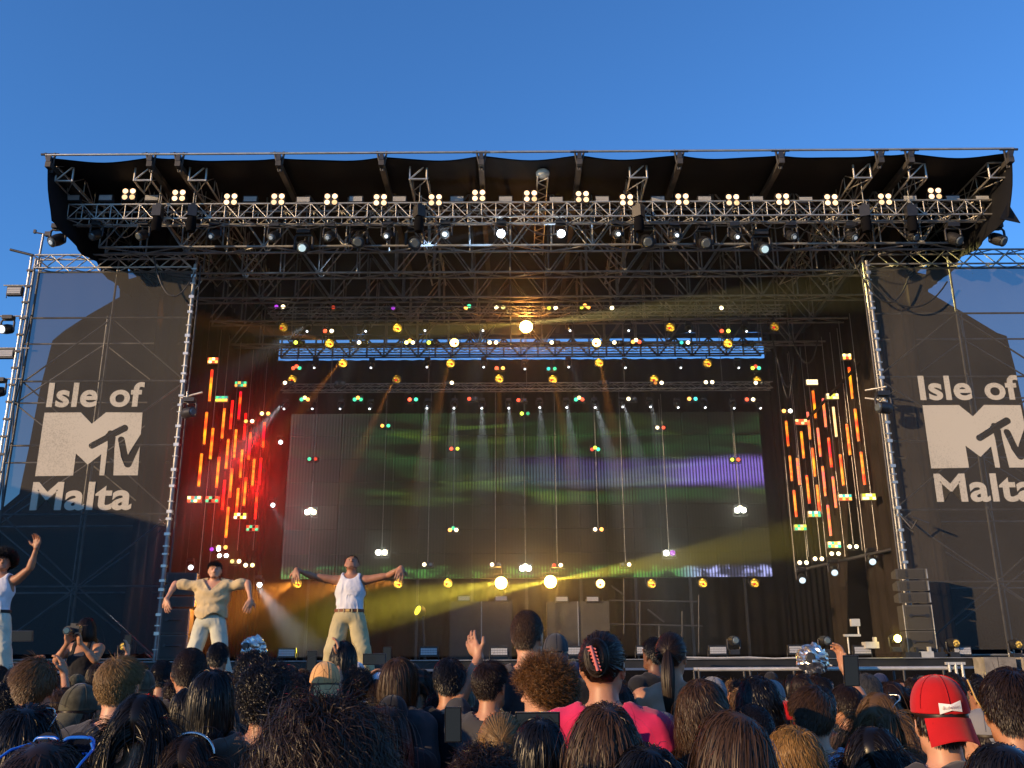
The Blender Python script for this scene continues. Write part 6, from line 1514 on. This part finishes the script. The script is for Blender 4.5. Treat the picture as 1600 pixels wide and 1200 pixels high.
def tank_cloth(t, arms, legs):
    pr = inflate(torso_prims(0, 1.05), .011)
    def post(P, D):
        D = D + folds(P, .006, 22, 6)
        D = np.maximum(D, 1.0 - P[..., 2]); ax_ = np.abs(P[..., 0]); zz = P[..., 2]
        arm_hole = ax_ - (.185 - np.clip((zz - 1.18) / .25, 0, 1) ** 1.5 * .072)
        nk = .080 - np.sqrt((ax_ * .95) ** 2 + (zz - 1.50 + np.where(P[..., 1] > 0, 0, -.04)) ** 2)
        return np.maximum(np.maximum(D, arm_hole), nk)
    V, Fc = sdf_surface(pr, .0085, post=post); link('tank_top', npmesh('tank_top', V, Fc), CL['white'], t)
def dancer_white(t, arms, legs): tank_cloth(t, arms, legs); trousers_for('khaki', .03, BELT)(t, legs)
def dancer_left(t, arms, legs): tank_cloth(t, arms, legs); trousers_for('pale', .02, M('black_leather', (.02, .02, .02), .4))(t, legs)
def dancer_tee(t, arms, legs):
    pr = inflate(torso_prims(0, 1.08), .032) + [('ell', (0, .02, 1.05), (.18, .13, .14), None, .06)]
    for s in (-1, 1):
        el = arms[s][0]; sh = (s * .185, -.012, 1.41); pr.append(('cap', sh, lerp3(sh, el, .72), .066, .072, .03))
    def post(P, D):
        r = np.sqrt(P[..., 0] ** 2 * 1.0 + (P[..., 2] - 1.50) ** 2)
        D = D + .007 * np.sin(r * 48 + 4 * vnoise(P, (7, 7, 7))) * np.clip(P[..., 1] * 12, 0, 1) + folds(P, .006, 12, 7)
        D = np.maximum(D, (1.00 - .04 * np.sin(P[..., 0] * 20)) - P[..., 2])
        vn = np.abs(P[..., 0]) * 1.0 - np.clip((P[..., 2] - 1.34), 0, 1) * .75; D = np.maximum(D, np.where((P[..., 1] > 0) & (P[..., 2] > 1.33), -vn, -1))
        nk = .078 - np.sqrt(P[..., 0] ** 2 + (P[..., 1] + .01) ** 2); return np.maximum(D, np.where(P[..., 2] > 1.40, nk, -1))
    V, Fc = sdf_surface(pr, .0085, post=post); link('shirt', npmesh('shirt', V, Fc), CL['cream'], t)
    trousers_for('pale', .02)(t, legs)
def beard(t, M4):
    rs2 = np.random.RandomState(3); n = 700; a = rs2.uniform(-1.25, 1.25, n); zz = rs2.uniform(1.535, 1.59, n)
    p = np.stack([np.sin(a) * .060, .012 + np.cos(a) * .080, zz], 1); d = np.stack([np.sin(a) * .3, np.cos(a) * .5, -.9 + 0 * a], 1) * .012
    V = np.stack([p - (.0012, 0, 0), p + (.0012, 0, 0), p + d], 1).reshape(-1, 3); V = np.array([M4 @ Vector(v) for v in V]); k = np.arange(n) * 3
    link('beard', npmesh('beard', V, np.stack([k, k + 1, k + 2], 1)), HM['black'], t)
LG = {-1: ((-.17, .02, .50), (-.25, -.02, .10)), 1: ((.15, .06, .50), (.20, -.02, .10))}
# middle dancer: elbows level, forearms out, hands hanging, head thrown back
A1 = {-1: ((-.46, .03, 1.47), (-.60, .17, 1.55), (.10, .30, -.95), (.3, -1, -.2), 1, .12), 1: ((.44, .05, 1.46), (.60, .18, 1.53), (-.05, .35, -.95), (-.3, -1, -.2), -1, .12)}
figure('dancer in white tank top and khaki trousers with both arms spread, head back', 550, 866, 12.5, CWZ, [('X', 24), ('Z', 8)], A1, LG, dancer_white, 'buzz', 'black', 2, beard)
# cream shirt dancer: elbows up and out, forearms down
A2 = {-1: ((-.42, .02, 1.46), (-.50, .12, 1.22), (.18, .25, -1), (.5, -1, 0), 1, .15), 1: ((.46, .02, 1.45), (.52, .12, 1.23), (-.25, .25, -1), (-.5, -1, 0), -1, .15)}
figure('dancer in cream loose shirt with elbows raised and hands pointing down', 337, 878, 12.5, CWZ, [('Z', 14), ('X', -4)], A2, LG, dancer_tee, 'fade', 'dark', 0, beard)
# left dancer, arm up
A3 = {-1: ((-.36, .06, 1.56), (-.42, .10, 1.82), (.02, .0, 1), (.2, 1, 0), -1, .30), 1: ((.36, .10, 1.22), (.30, .25, 1.02), (-.2, .4, -.8), (-1, 0, 0), -1, .4)}
figure('dancer in white tank top with one arm raised, half cut by the left edge', 6, 866, 12.5, CWZ, [('X', 12), ('Z', 25)], A3, LG, dancer_left, 'curly', 'black', 2)
# photographer in black with long dark hair
AP = {-1: ((-.22, .15, 1.28), (-.07, .26, 1.47), (.15, .2, 1), (.6, .5, 0), -1, .6), 1: ((.22, .15, 1.28), (.07, .26, 1.47), (-.15, .2, 1), (-.6, .5, 0), 1, .6)}
def ph_cloth(t, arms, legs):
    o = link('top', TANK, None, t); setmat(o, CL['black']); o = link('trousers', TROU, None, t); setmat(o, CL['black'])
def ph_extra(t, M4): pass
rz_ = .55
figure('woman photographer with long dark hair holding a camera to her face', 136, 966, 10.9, rz_, [], AP, LG, ph_cloth, 'long', 'dark', 1, ph_extra, hsc=1.0)
cp_ = PEOPLE[0]
phl = at(136, 966, 10.9); cam3 = thing('photo_camera', 'black photo camera with a big lens held by the woman photographer', 'camera', (phl.x, 10.9 - .29, rz_ + 1.60 * (phl.z - rz_) / 1.75))
MB().box((0, 0, 0), (.14, .07, .10)).box((0, 0, .06), (.06, .06, .04)).obj('camera_body', BLK, cam3)
MB().lathe([(.036, 0), (.04, .1), (.044, .14)], (0, -.03, -.005), (0, -1, 0), 16).obj('camera_lens', BLK, cam3); MB().lathe([(.037, 0), (.03, .003)], (0, -.172, -.005), (0, -1, 0), 16).obj('front_glass', LENSD, cam3)
pr_ = thing('press_platform', 'low black platform on which the photographer stands', 'platform', (phl.x, 10.9, 0)); MB().box((0, 0, rz_ / 2), (1.2, .9, rz_)).obj('deck_box', DECKM, pr_)
